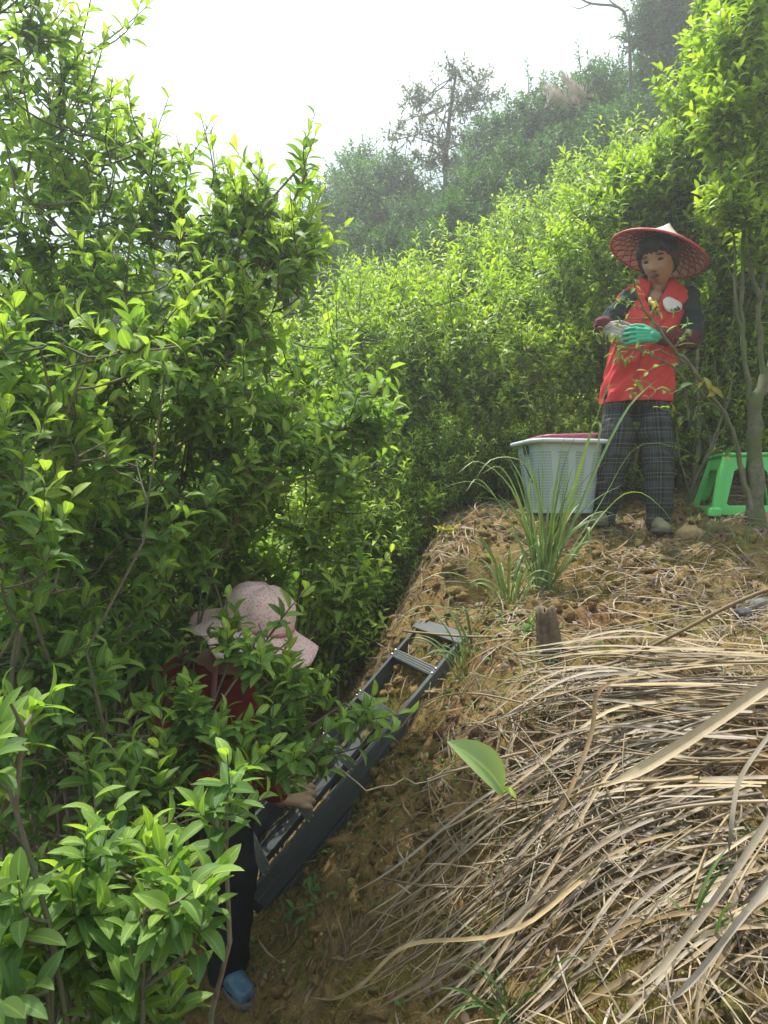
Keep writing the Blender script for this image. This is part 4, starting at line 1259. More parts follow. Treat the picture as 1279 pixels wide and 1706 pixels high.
M['skin'] = plain('skin', (.38, .22, .145), .5, .12, 14, .05, 0, .4)
M['hair'] = plain('black_hair', (.012, .011, .011), .45, .4, 60, .3, 0, .4)
def cloth(name, col, var=.12, scale=60, rough=.85, b_=.25, dist=.003):
    return plain(name, col, rough, var, scale, b_, 0, .25, dist)
M['red_cloth'] = cloth('red_vest_cloth', (.60, .055, .055), .10)
M['dark_cloth'] = cloth('dark_green_shirt', (.022, .036, .036))
M['maroon'] = plain('maroon_print', (.115, .03, .04), .85, .9, 90, .2, 0, .2)
def plaid():
    m, nt, n, l, b = mat_new('plaid_cloth')
    t = n.new('ShaderNodeAttribute'); t.attribute_name = 'tone'; sx = n.new('ShaderNodeSeparateColor'); l.new(t.outputs['Color'], sx.inputs[0])
    def lines(src, fr, w, off=0.0):
        a = n.new('ShaderNodeMath'); a.operation = 'MULTIPLY_ADD'; l.new(src, a.inputs[0]); a.inputs[1].default_value = fr; a.inputs[2].default_value = off
        f = n.new('ShaderNodeMath'); f.operation = 'FRACT'; l.new(a.outputs[0], f.inputs[0])
        q = n.new('ShaderNodeMath'); q.operation = 'LESS_THAN'; q.inputs[1].default_value = w; l.new(f.outputs[0], q.inputs[0])
        return q.outputs[0]
    xy = n.new('ShaderNodeMath'); xy.operation = 'ADD'; l.new(sx.outputs[0], xy.inputs[0]); xy.inputs[1].default_value = .013
    zz = sx.outputs[1]
    def add(a, b2):
        q = n.new('ShaderNodeMath'); q.operation = 'ADD'; l.new(a, q.inputs[0]); l.new(b2, q.inputs[1]); return q.outputs[0]
    thin = add(add(lines(xy.outputs[0], 15, .07), lines(xy.outputs[0], 15, .05, .28)), add(lines(zz, 13, .07), lines(zz, 13, .05, .26)))
    wide = add(lines(xy.outputs[0], 14, .36, .72), lines(zz, 12, .36, .66))
    k = n.new('ShaderNodeMath'); k.operation = 'MULTIPLY'; l.new(wide, k.inputs[0]); k.inputs[1].default_value = .42
    c = mixc(n, l, k.outputs[0], (.018, .024, .026), (.06, .07, .075))
    k2 = n.new('ShaderNodeMath'); k2.operation = 'MULTIPLY'; l.new(thin, k2.inputs[0]); k2.inputs[1].default_value = .22
    c = mixc(n, l, k2.outputs[0], c, (.30, .31, .31))
    l.new(c, b.inputs['Base Color']); b.inputs['Roughness'].default_value = .9; b.inputs['Specular IOR Level'].default_value = .2
    tz = noise_node(n, l, 20, 3); bump(n, l, b, tz.outputs['Fac'], .4, .01)
    return m
M['plaid'] = plaid()

M['sole'] = plain('shoe_sole', (.09, .08, .06), .8, .3, 30, .3)
def make_shoe(b, d, mat, root):
    b = np.asarray(b, float); d = norm(np.asarray(d, float)); s_ = np.cross(d, [0, 0, 1])
    outl = [(-.075, .0), (-.07, .022), (-.04, .032), (.02, .034), (.08, .043), (.13, .042), (.165, .028), (.178, .0)]
    full = np.array(outl + [(x, -y) for x, y in outl[-2:0:-1]])
    full = spline(np.vstack([full, full[:1]]), 40)[:-1]
    def ringat(f, z0, dz=0.0): return np.array([b + d * ((x - .04) * f + .04) + s_ * y * f + [0, 0, z0 + dz * max(0, x)] for x, y in full])
    V, Q = loft([ringat(.3, .0), ringat(.97, .0), ringat(1.03, .006), ringat(1.02, .020), ringat(.9, .022)])
    link('sole', np_mesh('sole', V - np.array(root.location), Q, None, True, M['sole']), root)
    def up(bm):
        seg_bm(bm, b - d * .035 + [0, 0, .05], .034, b + d * .02 + [0, 0, .052], .036)
        seg_bm(bm, b + d * .02 + [0, 0, .050], .036, b + d * .09 + [0, 0, .036], .033)
        for q in (-.012, .012): seg_bm(bm, b + d * .06 + s_ * q + [0, 0, .036], .028, b + d * .135 + s_ * q + [0, 0, .030], .024)
        seg_bm(bm, b - d * .03 + [0, 0, .055], .036, b - d * .02 + [0, 0, .095], .034)
    solid('shoe', up, .0045, mat, root, 2, (.006, 30, 40))

# ---- the woman on the terrace
YW = 3.9
fA, fB = P(1003, 876, 3.93), P(1088, 890, 3.76)
wroot = empty('person', [(fA[0] + fB[0]) / 2, 3.86, (fA[2] + fB[2]) / 2 - .01])
tag(wroot, 'person in red vest and conical hat standing on the terrace with gloved hands together', 'person')
HS = 1.1
hc = P(1097, 432, 3.83)
HR = rot_yaw_pitch(math.radians(38), math.radians(-27), math.radians(3))
SHL, SHR = P(1147, 499, 3.90), P(1051, 498, 3.88)
ELL, WRL = P(1154, 566, 3.80), P(1098, 560, 3.60)
ELR, WRR = P(1006, 545, 3.86), P(1003, 541, 3.66)
hipA, hipB = P(1037, 655, 3.92), P(1085, 655, 3.90)
kA, kB = P(1024, 765, 3.88), P(1096, 768, 3.80)
aA, aB = P(1006, 856, 3.95), P(1093, 866, 3.80)
def fill_body(bm):
    head_mesh_bm(bm, hc, HR, HS)
    seg_bm(bm, P(1095, 490, 3.92), .055, hc + np.array([.01, .03, -.06]), .052)
    for c, r in ((P(1092, 520, 3.92), (.14, .085, .10)), (P(1090, 500, 3.875), (.055, .055, .055)), (P(1080, 580, 3.92), (.13, .08, .12)), (P(1062, 640, 3.92), (.14, .09, .10))): ell_bm(bm, c, r)
    for s_, e, w in ((SHL, ELL, WRL), (SHR, ELR, WRR)):
        seg_bm(bm, P(1092, 500, 3.92), .05, s_, .045); seg_bm(bm, s_, .042, e, .034); seg_bm(bm, e, .033, w, .024)
    for h, k_, a in ((hipA, kA, aA), (hipB, kB, aB)):
        seg_bm(bm, h, .06, k_, .042); seg_bm(bm, k_, .042, a, .03); seg_bm(bm, a, .03, a + np.array([0, -.02, -.03]), .024)
body = solid('body', fill_body, .0055, M['skin'], wroot, 2)
def on_head(x, y, z): return hc + np.array(HR) @ np.array([x, y, z]) * HS
wl_ = np.array(wroot.location)
def small(name, pts_r, mat, parent, sides=8, origin=None):
    g = Geo(); o_ = wl_ if origin is None else origin
    for p, r in pts_r: g.add(*tube(np.array(p) - o_, r, sides, False))
    return link(name, g.mesh(name, mat), parent)
md_ = plain('eye_dark', (.015, .01, .01), .3)
for s_ in (-1, 1):
    small('eye', [([on_head(s_ * .032 + q * .013, .086 - abs(s_ * .032 + q * .013) * .35 + .002, .011 - .003 * q * q) for q in (-1, -.5, 0, .5, 1)], [.003, .0065, .008, .0065, .003])], md_, wroot)
    small('eyebrow', [([on_head(s_ * .032 + s_ * q * .018, .0925 - abs(s_ * .032 + s_ * q * .018) * .42, .031 + .003 * (1 - q * q) - .002 * q) for q in (-1, -.5, 0, .5, 1)], [.004, .006, .006, .005, .0025])], M['hair'], wroot)
ml_ = plain('lips', (.20, .06, .05), .4, .1)
small('lips', [([on_head(q * .021, .103 - q * q * .010, -.052 - .002 * q * q) for q in (-1, -.6, -.2, .2, .6, 1)], [.0015, .0036, .0042, .0042, .0036, .0015]),
               ([on_head(q * .019, .101 - q * q * .010, -.062 + .002 * q * q) for q in (-1, -.6, -.2, .2, .6, 1)], [.0015, .0038, .0048, .0048, .0038, .0015])], ml_, wroot)
small('mouth_line', [([on_head(q * .022, .1085 - q * q * .010, -.0572) for q in (-1, -.5, 0, .5, 1)], [.001, .002, .0024, .002, .001])], md_, wroot)
for s_ in (-1, 1): small('nostril', [([on_head(s_ * .008, .108, -.036), on_head(s_ * .011, .104, -.036)], .003)], md_, wroot)  # dark tubes paint the shade inside the nostrils
def fill_hair(bm):
    ell_bm(bm, on_head(0, -.018, .030), (.096, .096, .100))
    ell_bm(bm, on_head(0, -.055, -.02), (.084, .055, .08))
    for s_ in (-1, 1):
        seg_bm(bm, on_head(s_ * .07, .03, .05), .020, on_head(s_ * .080, .012, -.035), .015)
        seg_bm(bm, on_head(s_ * .055, .066, .062), .018, on_head(s_ * .07, .045, .03), .016)
    ell_bm(bm, on_head(0, .028, .068), (.078, .072, .058))
    for q in (-.045, -.02, .0, .02, .045):
        seg_bm(bm, on_head(q, .068 - abs(q) * .2, .085), .018, on_head(q * 1.1, .088 - abs(q) * .35, .046), .008)
solid('hair', fill_hair, .005, M['hair'], wroot, 2, (.006, 60, 18))
# trousers, shirt, vest
def fill_tr(bm):
    ell_bm(bm, P(1061, 648, 3.92), (.143, .112, .095))
    for h, k_, a in ((hipA, kA, aA), (hipB, kB, aB)):
        seg_bm(bm, h + np.array([0, 0, .02]), .088, k_, .076); seg_bm(bm, k_, .079, a, .067); seg_bm(bm, a, .067, a + np.array([0, .0, -.018]), .066)
trs = solid('trousers', fill_tr, .0075, M['plaid'], wroot, 2, (.034, 9, 9))
tm = trs.data; co = np.zeros(len(tm.vertices) * 3, np.float32); tm.vertices.foreach_get('co', co); co = co.reshape(-1, 3) + wl_
bestd, uu_ = np.full(len(co), 9.0), np.zeros(len(co))
for h, k_, a in ((hipA, kA, aA), (hipB, kB, aB)):
    zz_ = np.array([a[2], k_[2], h[2]]); ax_ = np.interp(co[:, 2], zz_, [a[0], k_[0], h[0]]); ay_ = np.interp(co[:, 2], zz_, [a[1], k_[1], h[1]])
    dd_ = np.hypot(co[:, 0] - ax_, co[:, 1] - ay_); q_ = dd_ < bestd
    bestd[q_] = dd_[q_]; uu_[q_] = np.arctan2(co[q_, 0] - ax_[q_], -(co[q_, 1] - ay_[q_])) * .085
at_ = tm.color_attributes.new('tone', 'FLOAT_COLOR', 'POINT'); tc4 = np.ones((len(co), 4), np.float32); tc4[:, 0] = uu_ + 1; tc4[:, 1] = co[:, 2]; at_.data.foreach_set('color', tc4.ravel())
def fill_shirt(bm):
    for c, r in ((P(1092, 528, 3.92), (.140, .095, .09)), (P(1096, 490, 3.96), (.10, .055, .04)), (P(1078, 580, 3.92), (.125, .09, .13))): ell_bm(bm, c, r)
    for s_, e in ((SHL, ELL), (SHR, ELR)):
        seg_bm(bm, P(1093, 512, 3.93), .05, s_, .058); seg_bm(bm, s_, .058, e, .050)
solid('shirt', fill_shirt, .007, M['dark_cloth'], wroot, 3, (.022, 14, 22))
VR = [(672, 1062, 55, .150), (667, 1062, 55, .152), (640, 1064, 54, .142), (605, 1070, 53, .130), (570, 1076, 54, .122), (540, 1080, 55, .120), (515, 1085, 57, .118), (500, 1090, 60, .110), (488, 1092, 57, .100), (478, 1094, 45, .086), (470, 1095, 27, .068)]
vpy = np.array([v[0] for v in VR][::-1], float)
def vest_at(py, a, off=0.0):
    cx, hw, d = (np.interp(py, vpy, np.array([v[i] for v in VR][::-1], float)) for i in (1, 2, 3))
    k = YW / FPX
    ca, sa = np.cos(a), np.sin(a)
    r_ = (np.abs(ca) ** 2.5 + np.abs(sa) ** 2.5) ** (-1 / 2.5)
    X = (cx - 639.5) * k + (hw * k + off) * ca * r_
    Yv = 3.92 + (d + off) * sa * r_
    return np.stack([X, Yv, CAMZ - (py - 853) * k + 0 * X], -1)
pys = np.linspace(470, 672, 120); aa = np.linspace(0, 2 * math.pi, 200, endpoint=False)
PY, AA = np.meshgrid(pys, aa, indexing='ij')
Vv = vest_at(PY, AA)
fold = .026 * fbm(AA * 2.2 + PY * .03, PY * .035 + AA * 1.5, 3, 77) + .009 * np.sin(AA * 9 + PY * .02) * sstep(560, 665, PY)
cen = np.stack([(np.interp(PY, vpy, np.array([v[1] for v in VR][::-1], float)) - 639.5) * YW / FPX, 3.92 + 0 * PY, Vv[..., 2]], -1)
dirv = norm(Vv - cen); Vv = Vv + dirv * fold[..., None]
n_a = len(aa)
Qv = []
for i in range(len(pys) - 1):
    for j in range(n_a):
        j2 = (j + 1) % n_a
        a = aa[j] + math.pi / n_a
        x = Vv[i, j, 0]; pxm = x / YW * FPX + 639.5
        front = math.sin(a) < -.1
        vx = 1072 + (540 - pys[i]) * .16
        if front and pys[i] < 538 and abs(pxm - vx) < (538 - pys[i]) * .36: continue
        Qv.append((i * n_a + j, i * n_a + j2, (i + 1) * n_a + j2, (i + 1) * n_a + j))
vest = link('vest', np_mesh('vest', Vv.reshape(-1, 3) - wl_, Qv, None, True, M['red_cloth']), wroot)
so = vest.modifiers.new('thickness', 'SOLIDIFY'); so.thickness = .006; so.offset = 1
# zip line, hem seam, badge
mz = plain('zip', (.20, .03, .03), .5)
zp = [vest_at(q, -math.pi / 2 - .28, .012) for q in np.linspace(545, 664, 14)]
small('zipper', [(zp, .0035)], mz, vest, 6)
hem = [vest_at(658, t, .013) for t in np.linspace(math.pi, 2 * math.pi, 40)]
small('hem_seam', [(hem, .002)], cloth('red_seam', (.45, .03, .03)), vest, 5)
bm = bmesh.new()
def badge(py0, px0, w, h, off, shape):
    g = Geo(); n = 20
    a = np.linspace(0, 2 * math.pi, n, endpoint=False)
    rows = []
    for rr in (0.02, .5, 1.0):
        r_ = rr * shape(a)
        ppx, ppy = px0 + w * r_ * np.cos(a), py0 - h * r_ * np.sin(a)
        pts = []
        for x, y in zip(ppx, ppy):
            cx, hw = np.interp(y, vpy, np.array([v[1] for v in VR][::-1], float)), np.interp(y, vpy, np.array([v[2] for v in VR][::-1], float))
            ca = np.clip((x - cx) / hw, -.95, .95)
            t = -math.acos(ca)
            for _ in range(8):
                q = vest_at(y, t); ex = q[0] / YW * FPX + 639.5 - x
                t -= ex / hw / max(.3, -math.sin(t)) * .8
            pts.append(vest_at(y, t, off))
        rows.append(np.array(pts))
    V, Q = loft(rows)
    return V, Q
wb = plain('white_badge', (.75, .75, .74), .7, .05)
V, Q = badge(518, 1104, 13.5, 13.5, .020, lambda a: 1 + .14 * np.cos(2 * a + .8) + .08 * np.cos(3 * a))
bd = link('badge', np_mesh('badge', V - wl_, Q, None, True, wb), vest); so2 = bd.modifiers.new('thickness', 'SOLIDIFY'); so2.thickness = .003; so2.offset = 1
for (y0, x0, w, h) in ((526, 1109, 4.5, 2.4), (523.5, 1112, 2.5, 3.2), (527, 1103, 3, 1.4)):
    V, Q = badge(y0, x0, w, h, .0245, lambda a: 1 + .3 * np.cos(3 * a))
    link('badge_mark', np_mesh('badge_mark', V - wl_, Q, None, True, plain('dark_print', (.05, .06, .06), .7)), bd)
for sx in (-1, 1):      # pocket flaps
    a0 = -math.pi / 2 + sx * .62
    rows_ = [np.array([vest_at(q, a0 + w_, .016) for w_ in np.linspace(-.26, .26, 9)]) for q in (602, 606, 614)]
    Vp = np.vstack(rows_); qq = np.arange(8); Qp = np.vstack([np.stack([qq + 9 * r_, qq + 1 + 9 * r_, qq + 10 + 9 * r_, qq + 9 + 9 * r_], -1) for r_ in (0, 1)])
    pk = link('pocket_flap', np_mesh('pocket_flap', Vp - wl_, Qp, None, True, M['red_cloth']), vest); sp_ = pk.modifiers.new('thickness', 'SOLIDIFY'); sp_.thickness = .004
# collar
na = 44
ta = np.linspace(-math.pi / 2 + .42, -math.pi / 2 - .62 + 2 * math.pi, na)
inn, out_, mid_ = [], [], []
cN = P(1094, 470, 3.915)
for t in ta:
    fr = max(0, -math.sin(t)); bk_ = max(0, math.sin(t))
    ux, uy = math.cos(t), math.sin(t)
    side = fr ** 2
    inn.append(cN + np.array([ux * .072, uy * .066, .012 + .045 * bk_ - .06 * side]))
    mid_.append(cN + np.array([ux * .088, uy * .080, .018 + .040 * bk_ - .065 * side]))
    out_.append(cN + np.array([ux * (.158 - .02 * side), uy * (.105 + .012 * side), -.052 + .02 * bk_ - .075 * side]))
V = np.vstack([inn, mid_, out_]); q = np.arange(na - 1)
Q = np.vstack([np.stack([q + k * na, q + 1 + k * na, q + 1 + (k + 1) * na, q + (k + 1) * na], -1) for k in (0, 1)])
co_ = link('collar', np_mesh('collar', V - wl_, Q, None, True, M['red_cloth']), wroot)
so3 = co_.modifiers.new('thickness', 'SOLIDIFY'); so3.thickness = .005; so3.offset = 0
# over-sleeves, gloves, shoes
for e, w in ((ELL, WRL), (ELR, WRR)):
    solid('over_sleeve', lambda bm, e=e, w=w: (seg_bm(bm, e, .048, e + (w - e) * .45, .045), seg_bm(bm, e + (w - e) * .45, .045, w - (w - e) * .12, .036), seg_bm(bm, w - (w - e) * .14, .043, w - (w - e) * .04, .040)), .006, M['maroon'], wroot, 2, (.016, 30, 40))
mgn = plain('green_glove', (.05, .36, .22), .6, .12, 40, .25, 0, .3, .002)
mgr = plain('grey_glove', (.30, .28, .26), .85, .3, 40, .3, 0, .2, .002)
solid('glove', hand_fill(WRL + np.array([-.02, 0, 0]), (-1, -.12, .02), (.0, -.25, -1), (0.0, .9, -.3), .45, 1.05), .0030, mgn, wroot, 2)['label'] = 'green glove'
solid('glove', hand_fill(WRR + np.array([.015, 0, -.015]), (.72, -.42, -.38), (-.35, -.2, -1), (.25, .9, -.1), .6, 1.05), .0030, mgr, wroot, 2)['label'] = 'soiled grey glove'
msh = plain('olive_shoe', (.19, .19, .11), .75, .2, 30, .2)
for a, d in ((aA, (-.55, -.83, 0)), (aB, (-.12, -1, 0))):
    d = norm(d); z0 = max(float(hgt(a[0], a[1] - .06)), a[2] - .06) - .004
    base_ = np.array([a[0], a[1], z0])
    make_shoe(base_, d, msh, wroot)
# the conical hat
hroot = empty('conical_hat', P(1096, 424, 3.83))
tag(hroot, 'conical bamboo hat, white outside with red woven lattice inside, worn by the standing person', 'hat')
ez = norm(np.array([.37, .03, 1.0])); ex_ = norm(np.array([1, 0, -.37])); ex_ = norm(ex_ - ez * np.dot(ex_, ez)); ey_ = np.cross(ez, ex_)
HM = np.array([ex_, ey_, ez])
RH, HH = .246, .172
def cone(r, t, lift=0.0): 
    z = HH * (1 - r / RH) * (1 - .18 * np.sin(math.pi * np.clip(r / RH, 0, 1))) + lift
    return np.stack([r * np.cos(t), r * np.sin(t), z + 0 * t], -1) @ HM
tt = np.linspace(0, 2 * math.pi, 72, endpoint=False)
mo, nt, n, l, b = mat_new('hat_shell')
t1 = noise_node(n, l, 28, 4); c_ = mixc(n, l, t1.outputs['Fac'], (.30, .32, .27), (.66, .62, .56))
tw = noise_node(n, l, 9, 2); rw = ramp(n, [(.5, (0, 0, 0)), (.62, (1, 1, 1))]); l.new(tw.outputs['Fac'], rw.inputs['Fac'])
kk_ = n.new('ShaderNodeMath'); kk_.operation = 'MULTIPLY'; kk_.inputs[1].default_value = .6; l.new(rw.outputs['Color'], kk_.inputs[0])
l.new(mixc(n, l, kk_.outputs[0], c_, (.62, .25, .27)), b.inputs['Base Color']); b.inputs['Roughness'].default_value = .55; bump(n, l, b, t1.outputs['Fac'], .2, .003)
V, Q = loft([cone(r, tt, .004) for r in np.linspace(RH, .002, 18)])
link('shell', np_mesh('shell', V, Q, None, True, mo), hroot)
mi = plain('hat_lining', (.80, .62, .60), .7, .12, 30)
V, Q = loft([cone(r, tt, -.003) for r in np.linspace(RH - .002, .002, 18)])
link('lining', np_mesh('lining', V, Q[:, ::-1], None, True, mi), hroot)
mr_ = plain('red_bamboo', (.36, .035, .05), .5, .2, 40)
g = Geo()
rs = np.linspace(RH - .004, .05, 26)
for s_ in (-1, 1):
    for k in range(24):
        g.add(*tube(cone(rs, 2 * math.pi * k / 24 + s_ * 1.05 * np.log(RH / rs) * 1.0, -.0065), .0022, 4, False))
for k in range(24):
    g.add(*tube(cone(np.full(2, 1.0) * 0 + np.array([RH - .006, .07]), np.full(2, 2 * math.pi * (k + .5) / 24), -.009), .0016, 4, False))
f_ = link('lattice', g.mesh('lattice', mr_), hroot); f_['kind'] = 'stuff'
g = Geo(); p = cone(np.full(73, RH), np.linspace(0, 2 * math.pi, 73), 0); g.add(*tube(p, .0062, 8, False)); link('rim_band', g.mesh('rim_band', plain('red_rim', (.50, .06, .07), .5, .15)), hroot)

# ---- the person stooping in the ditch
YP = 2.45
proot = empty('person', gb(-.49, 2.45)); pl_ = np.array(proot.location)
tag(proot, 'person in red jacket and pink sun bonnet stooping in the ditch behind the leaves', 'person')
mrj = cloth('red_jacket', (.19, .018, .018), .25, 30); mbt = cloth('black_trousers', (.012, .014, .017), .2, 30)
hd = P(428, 1052, 2.40)
hip = P(372, 1290, 2.5); sh = P(345, 1140, 2.44); kn = P(384, 1450, 2.40); an = P(378, 1610, 2.46)
PR = rot_yaw_pitch(math.radians(-75), math.radians(-30))
hnd = P(470, 1335, 2.66); el = P(420, 1255, 2.34); shA = P(385, 1150, 2.36)
def fill_pb(bm):
    head_mesh_bm(bm, hd, PR, .95)
    seg_bm(bm, sh + [.03, 0, .03], .05, hd + [-.02, .01, -.05], .05)
    seg_bm(bm, hip, .11, sh, .12); seg_bm(bm, shA, .04, el, .035); seg_bm(bm, el, .033, hnd, .024)
    seg_bm(bm, hip, .08, kn, .055); seg_bm(bm, kn, .052, an, .038)
    seg_bm(bm, hip + [-.12, .06, 0], .08, kn + [-.22, .10, 0], .055); seg_bm(bm, kn + [-.22, .10, 0], .052, an + [-.24, .08, 0], .038)
solid('body', fill_pb, .010, M['skin'], proot, 2)
def fill_jk(bm):
    ell_bm(bm, (sh + hip) / 2 + [-.06, 0, .04], (.15, .17, .19)); ell_bm(bm, sh + [-.04, .0, -.01], (.14, .18, .11)); ell_bm(bm, hip + [-.03, 0, .02], (.15, .16, .11))
    seg_bm(bm, shA, .068, el, .056); seg_bm(bm, el, .056, el + (hnd - el) * .72, .043)
    seg_bm(bm, sh + [.0, .17, -.02], .065, sh + [.05, .24, -.24], .05)
solid('jacket', fill_jk, .009, mrj, proot, 3, (.035, 9, 12))
def fill_bt(bm):
    ell_bm(bm, hip + [-.03, .02, -.02], (.14, .15, .12))
    for o_ in (np.zeros(3), np.array([-.22, .10, 0])):
        seg_bm(bm, hip + o_ * .5, .10, kn + o_, .082); seg_bm(bm, kn + o_, .082, an + o_, .072)
solid('trousers', fill_bt, .009, mbt, proot, 3, (.02, 8, 10))
mtg = plain('tan_glove', (.42, .28, .17), .8, .15, 40, .3)
solid('glove', hand_fill(el + (hnd - el) * .82, (1, .25, -.15), (.1, -.5, -.8), (.2, .6, -.7), .7, 1.05), .004, mtg, proot, 2)
mbs = plain('blue_shoe', (.05, .12, .18), .5, .25, 25, .2)
for o_ in (np.zeros(3), np.array([-.24, .08, 0])):
    b0 = an + o_; b0[2] = float(hgt(b0[0], b0[1])) + .02
    make_shoe(b0, (.62, -.78, 0), mbs, proot)
# bonnet
bh = empty('sun_bonnet', hd + np.array([0, 0, .03])); tag(bh, 'pale pink floral sun bonnet with a floppy brim on the stooping person', 'hat')
mb_, nt, n, l, b = mat_new('pink_floral_cloth')
vo = n.new('ShaderNodeTexVoronoi'); vo.inputs['Scale'].default_value = 120
tc_ = n.new('ShaderNodeTexCoord'); l.new(tc_.outputs['Object'], vo.inputs['Vector'])
rv = ramp(n, [(.15, (.50, .24, .26)), (.34, (.62, .40, .39)), (.5, (.70, .50, .47))]); l.new(vo.outputs['Distance'], rv.inputs['Fac'])
l.new(rv.outputs['Color'], b.inputs['Base Color']); b.inputs['Roughness'].default_value = .9
tz = noise_node(n, l, 25, 3); bump(n, l, b, tz.outputs['Fac'], .5, .008)
nz = norm(np.array([.30, -.12, 1.0])); nx2 = norm(np.array([1, 0, -.3])); nx2 = norm(nx2 - nz * np.dot(nx2, nz)); ny2 = np.cross(nz, nx2); BM_ = np.array([nx2, ny2, nz])
tt = np.linspace(0, 2 * math.pi, 64, endpoint=False)
rows = []
for r, z in ((.118, .0), (.116, .03), (.114, .05), (.108, .075), (.094, .098), (.07, .114), (.04, .122), (.004, .124)):
    rr = r * (1 + .02 * np.sin(11 * tt) * (z < .09) + .012 * np.sin(5 * tt + z * 40))
    rows.append(np.stack([rr * np.cos(tt), rr * np.sin(tt), z + .003 * np.sin(7 * tt)], -1) @ BM_)
V, Q = loft(rows); link('crown', np_mesh('crown', V, Q, None, True, mb_), bh)
rows = []
for f in np.linspace(0, 1, 9):
    r = .117 + .095 * f
    z = -.005 - .055 * f ** 1.2 + .018 * f * np.sin(5 * tt + .6) + .008 * f * np.sin(11 * tt)
    rows.append(np.stack([r * np.cos(tt) * (1 + .03 * np.sin(3 * tt)), r * np.sin(tt), z], -1) @ BM_)
V, Q = loft(rows); br_ = link('brim', np_mesh('brim', V, Q, None, True, mb_), bh); so_ = br_.modifiers.new('thickness', 'SOLIDIFY'); so_.thickness = .004
g = Geo(); p = np.array([(.119 * np.cos(t), .119 * np.sin(t), .004 + .002 * math.sin(9 * t)) for t in np.linspace(0, 2 * math.pi, 60)]) @ BM_; g.add(*tube(p, .006, 6, False))
link('band', g.mesh('band', plain('pink_band', (.45, .16, .18), .9, .3, 40)), bh)
nf = 17; us = np.linspace(-1, 1, nf); vs_ = np.linspace(0, 1, 14)
U_, V_ = np.meshgrid(us, vs_, indexing='ij')
ang = math.pi + U_ * 1.0 - .25
rad = .13 + .02 * V_ + .008 * np.sin(U_ * 9) * V_
Vf = np.stack([rad * np.cos(ang) - .0 * V_, rad * np.sin(ang), -.02 - .22 * V_], -1)
q = np.arange(nf - 1)[:, None] * 14 + np.arange(13)[None]
Q = np.stack([q, q + 14, q + 15, q + 1], -1).reshape(-1, 4)
fl = link('neck_flap', np_mesh('neck_flap', Vf.reshape(-1, 3), Q, None, True, plain('pink_flap', (.42, .17, .17), .9, .35, 45, .3)), bh); so_ = fl.modifiers.new('thickness', 'SOLIDIFY'); so_.thickness = .003
# ------------------------------------------------------------------ ground cover, grass, stones
rng = np.random.default_rng(77)
def ground_normal(x, y, e=.02):
    zx = (hgt(x + e, y) - hgt(x - e, y)) / (2 * e); zy = (hgt(x, y + e) - hgt(x, y - e)) / (2 * e)
    return norm(np.stack([-zx, -zy, np.ones_like(zx)], -1))
def scatter_ribbons(name, xs, ys, L, w, mat, lift=.006, arch=.05, flatness=.25, tone=None, nseg=4):
    N = len(xs)
    nrm = ground_normal(xs, ys)
    az = rng.uniform(0, 6.28, N)
    d = np.stack([np.cos(az), np.sin(az), np.zeros(N)], -1); d = norm(d - nrm * (d * nrm).sum(1, keepdims=True) + nrm * rng.normal(size=(N, 1)) * flatness * .4)
    s_ = np.cross(nrm, d); t = np.linspace(-.5, .5, nseg)
    p0 = np.stack([xs, ys, hgt(xs, ys) + lift], -1)
    bend = rng.normal(size=N) * .25
    ctr = p0[:, None] + d[:, None] * (t[None, :, None] * L[:, None, None]) + nrm[:, None] * ((arch * L)[:, None] * (1 - 4 * t ** 2)[None] + rng.uniform(0, .02, N)[:, None])[..., None] + s_[:, None] * ((bend * L)[:, None] * (t ** 2)[None])[..., None]
    wd = w[:, None] * (1 - .7 * np.abs(2 * t) ** 3)[None]
    V = np.stack([ctr - s_[:, None] * wd[..., None] * .5, ctr + nrm[:, None] * wd[..., None] * .22, ctr + s_[:, None] * wd[..., None] * .5], 2).reshape(-1, 3)
    i = np.arange(nseg - 1) * 3
    q = np.vstack([np.stack([i, i + 1, i + 4, i + 3], -1), np.stack([i + 1, i + 2, i + 5, i + 4], -1)])
    Q = (q[None] + (np.arange(N) * nseg * 3)[:, None, None]).reshape(-1, 4)
    a = rng.uniform(0, 1, N) if tone is None else tone
    T = np.stack([np.repeat(a, nseg * 3), np.repeat(rng.uniform(0, 1, N), nseg * 3), np.tile([1, 0, 1], N * nseg)], -1)
    return link(name, np_mesh(name, V, Q, T, True, mat))
def pts_where(n, x0, x1, y0, y1, dens):
    xs, ys = rng.uniform(x0, x1, n), rng.uniform(y0, y1, n)
    k = rng.uniform(0, 1, n) < dens(xs, ys)
    return xs[k], ys[k]
def footline(y): return np.interp(y, [0, 1, 2, 2.5, 3.1, 3.6, 4.2], [-.05, -.1, -.35, -.6, -.47, -.5, -.5])
clump = lambda x, y, f, s: sstep(-.12, .22, fbm(x * f, y * f, 3, s))
# straw litter over the terrace and the bank
xs, ys = pts_where(19000, -.5, 3.0, 1.0, 4.5, lambda x, y: sstep(.05, .9, x - footline(y)) * (.25 + .75 * clump(x, y, 2.5, 5)) * (.35 + .65 * sstep(2.2, 2.9, y)))
o = scatter_ribbons('straw_litter', xs, ys, rng.uniform(.04, .20, len(xs)), rng.uniform(.0025, .007, len(xs)), M['straw'], .006, .06, .4)
tag(o, 'loose straw litter strewn over the terrace and bank', 'litter', None, 'stuff')
xs, ys = pts_where(7000, -1.6, 2.8, 1.0, 4.6, lambda x, y: .35 + .65 * clump(x, y, 3, 9))
o = scatter_ribbons('leaf_litter', xs, ys, rng.uniform(.02, .055, len(xs)), rng.uniform(.008, .022, len(xs)), M['straw_dark'], .008, .12, .5, rng.uniform(0, .7, len(xs)), 3)
tag(o, 'brown dead leaves lying on the soil and in the ditch', 'litter', None, 'stuff')
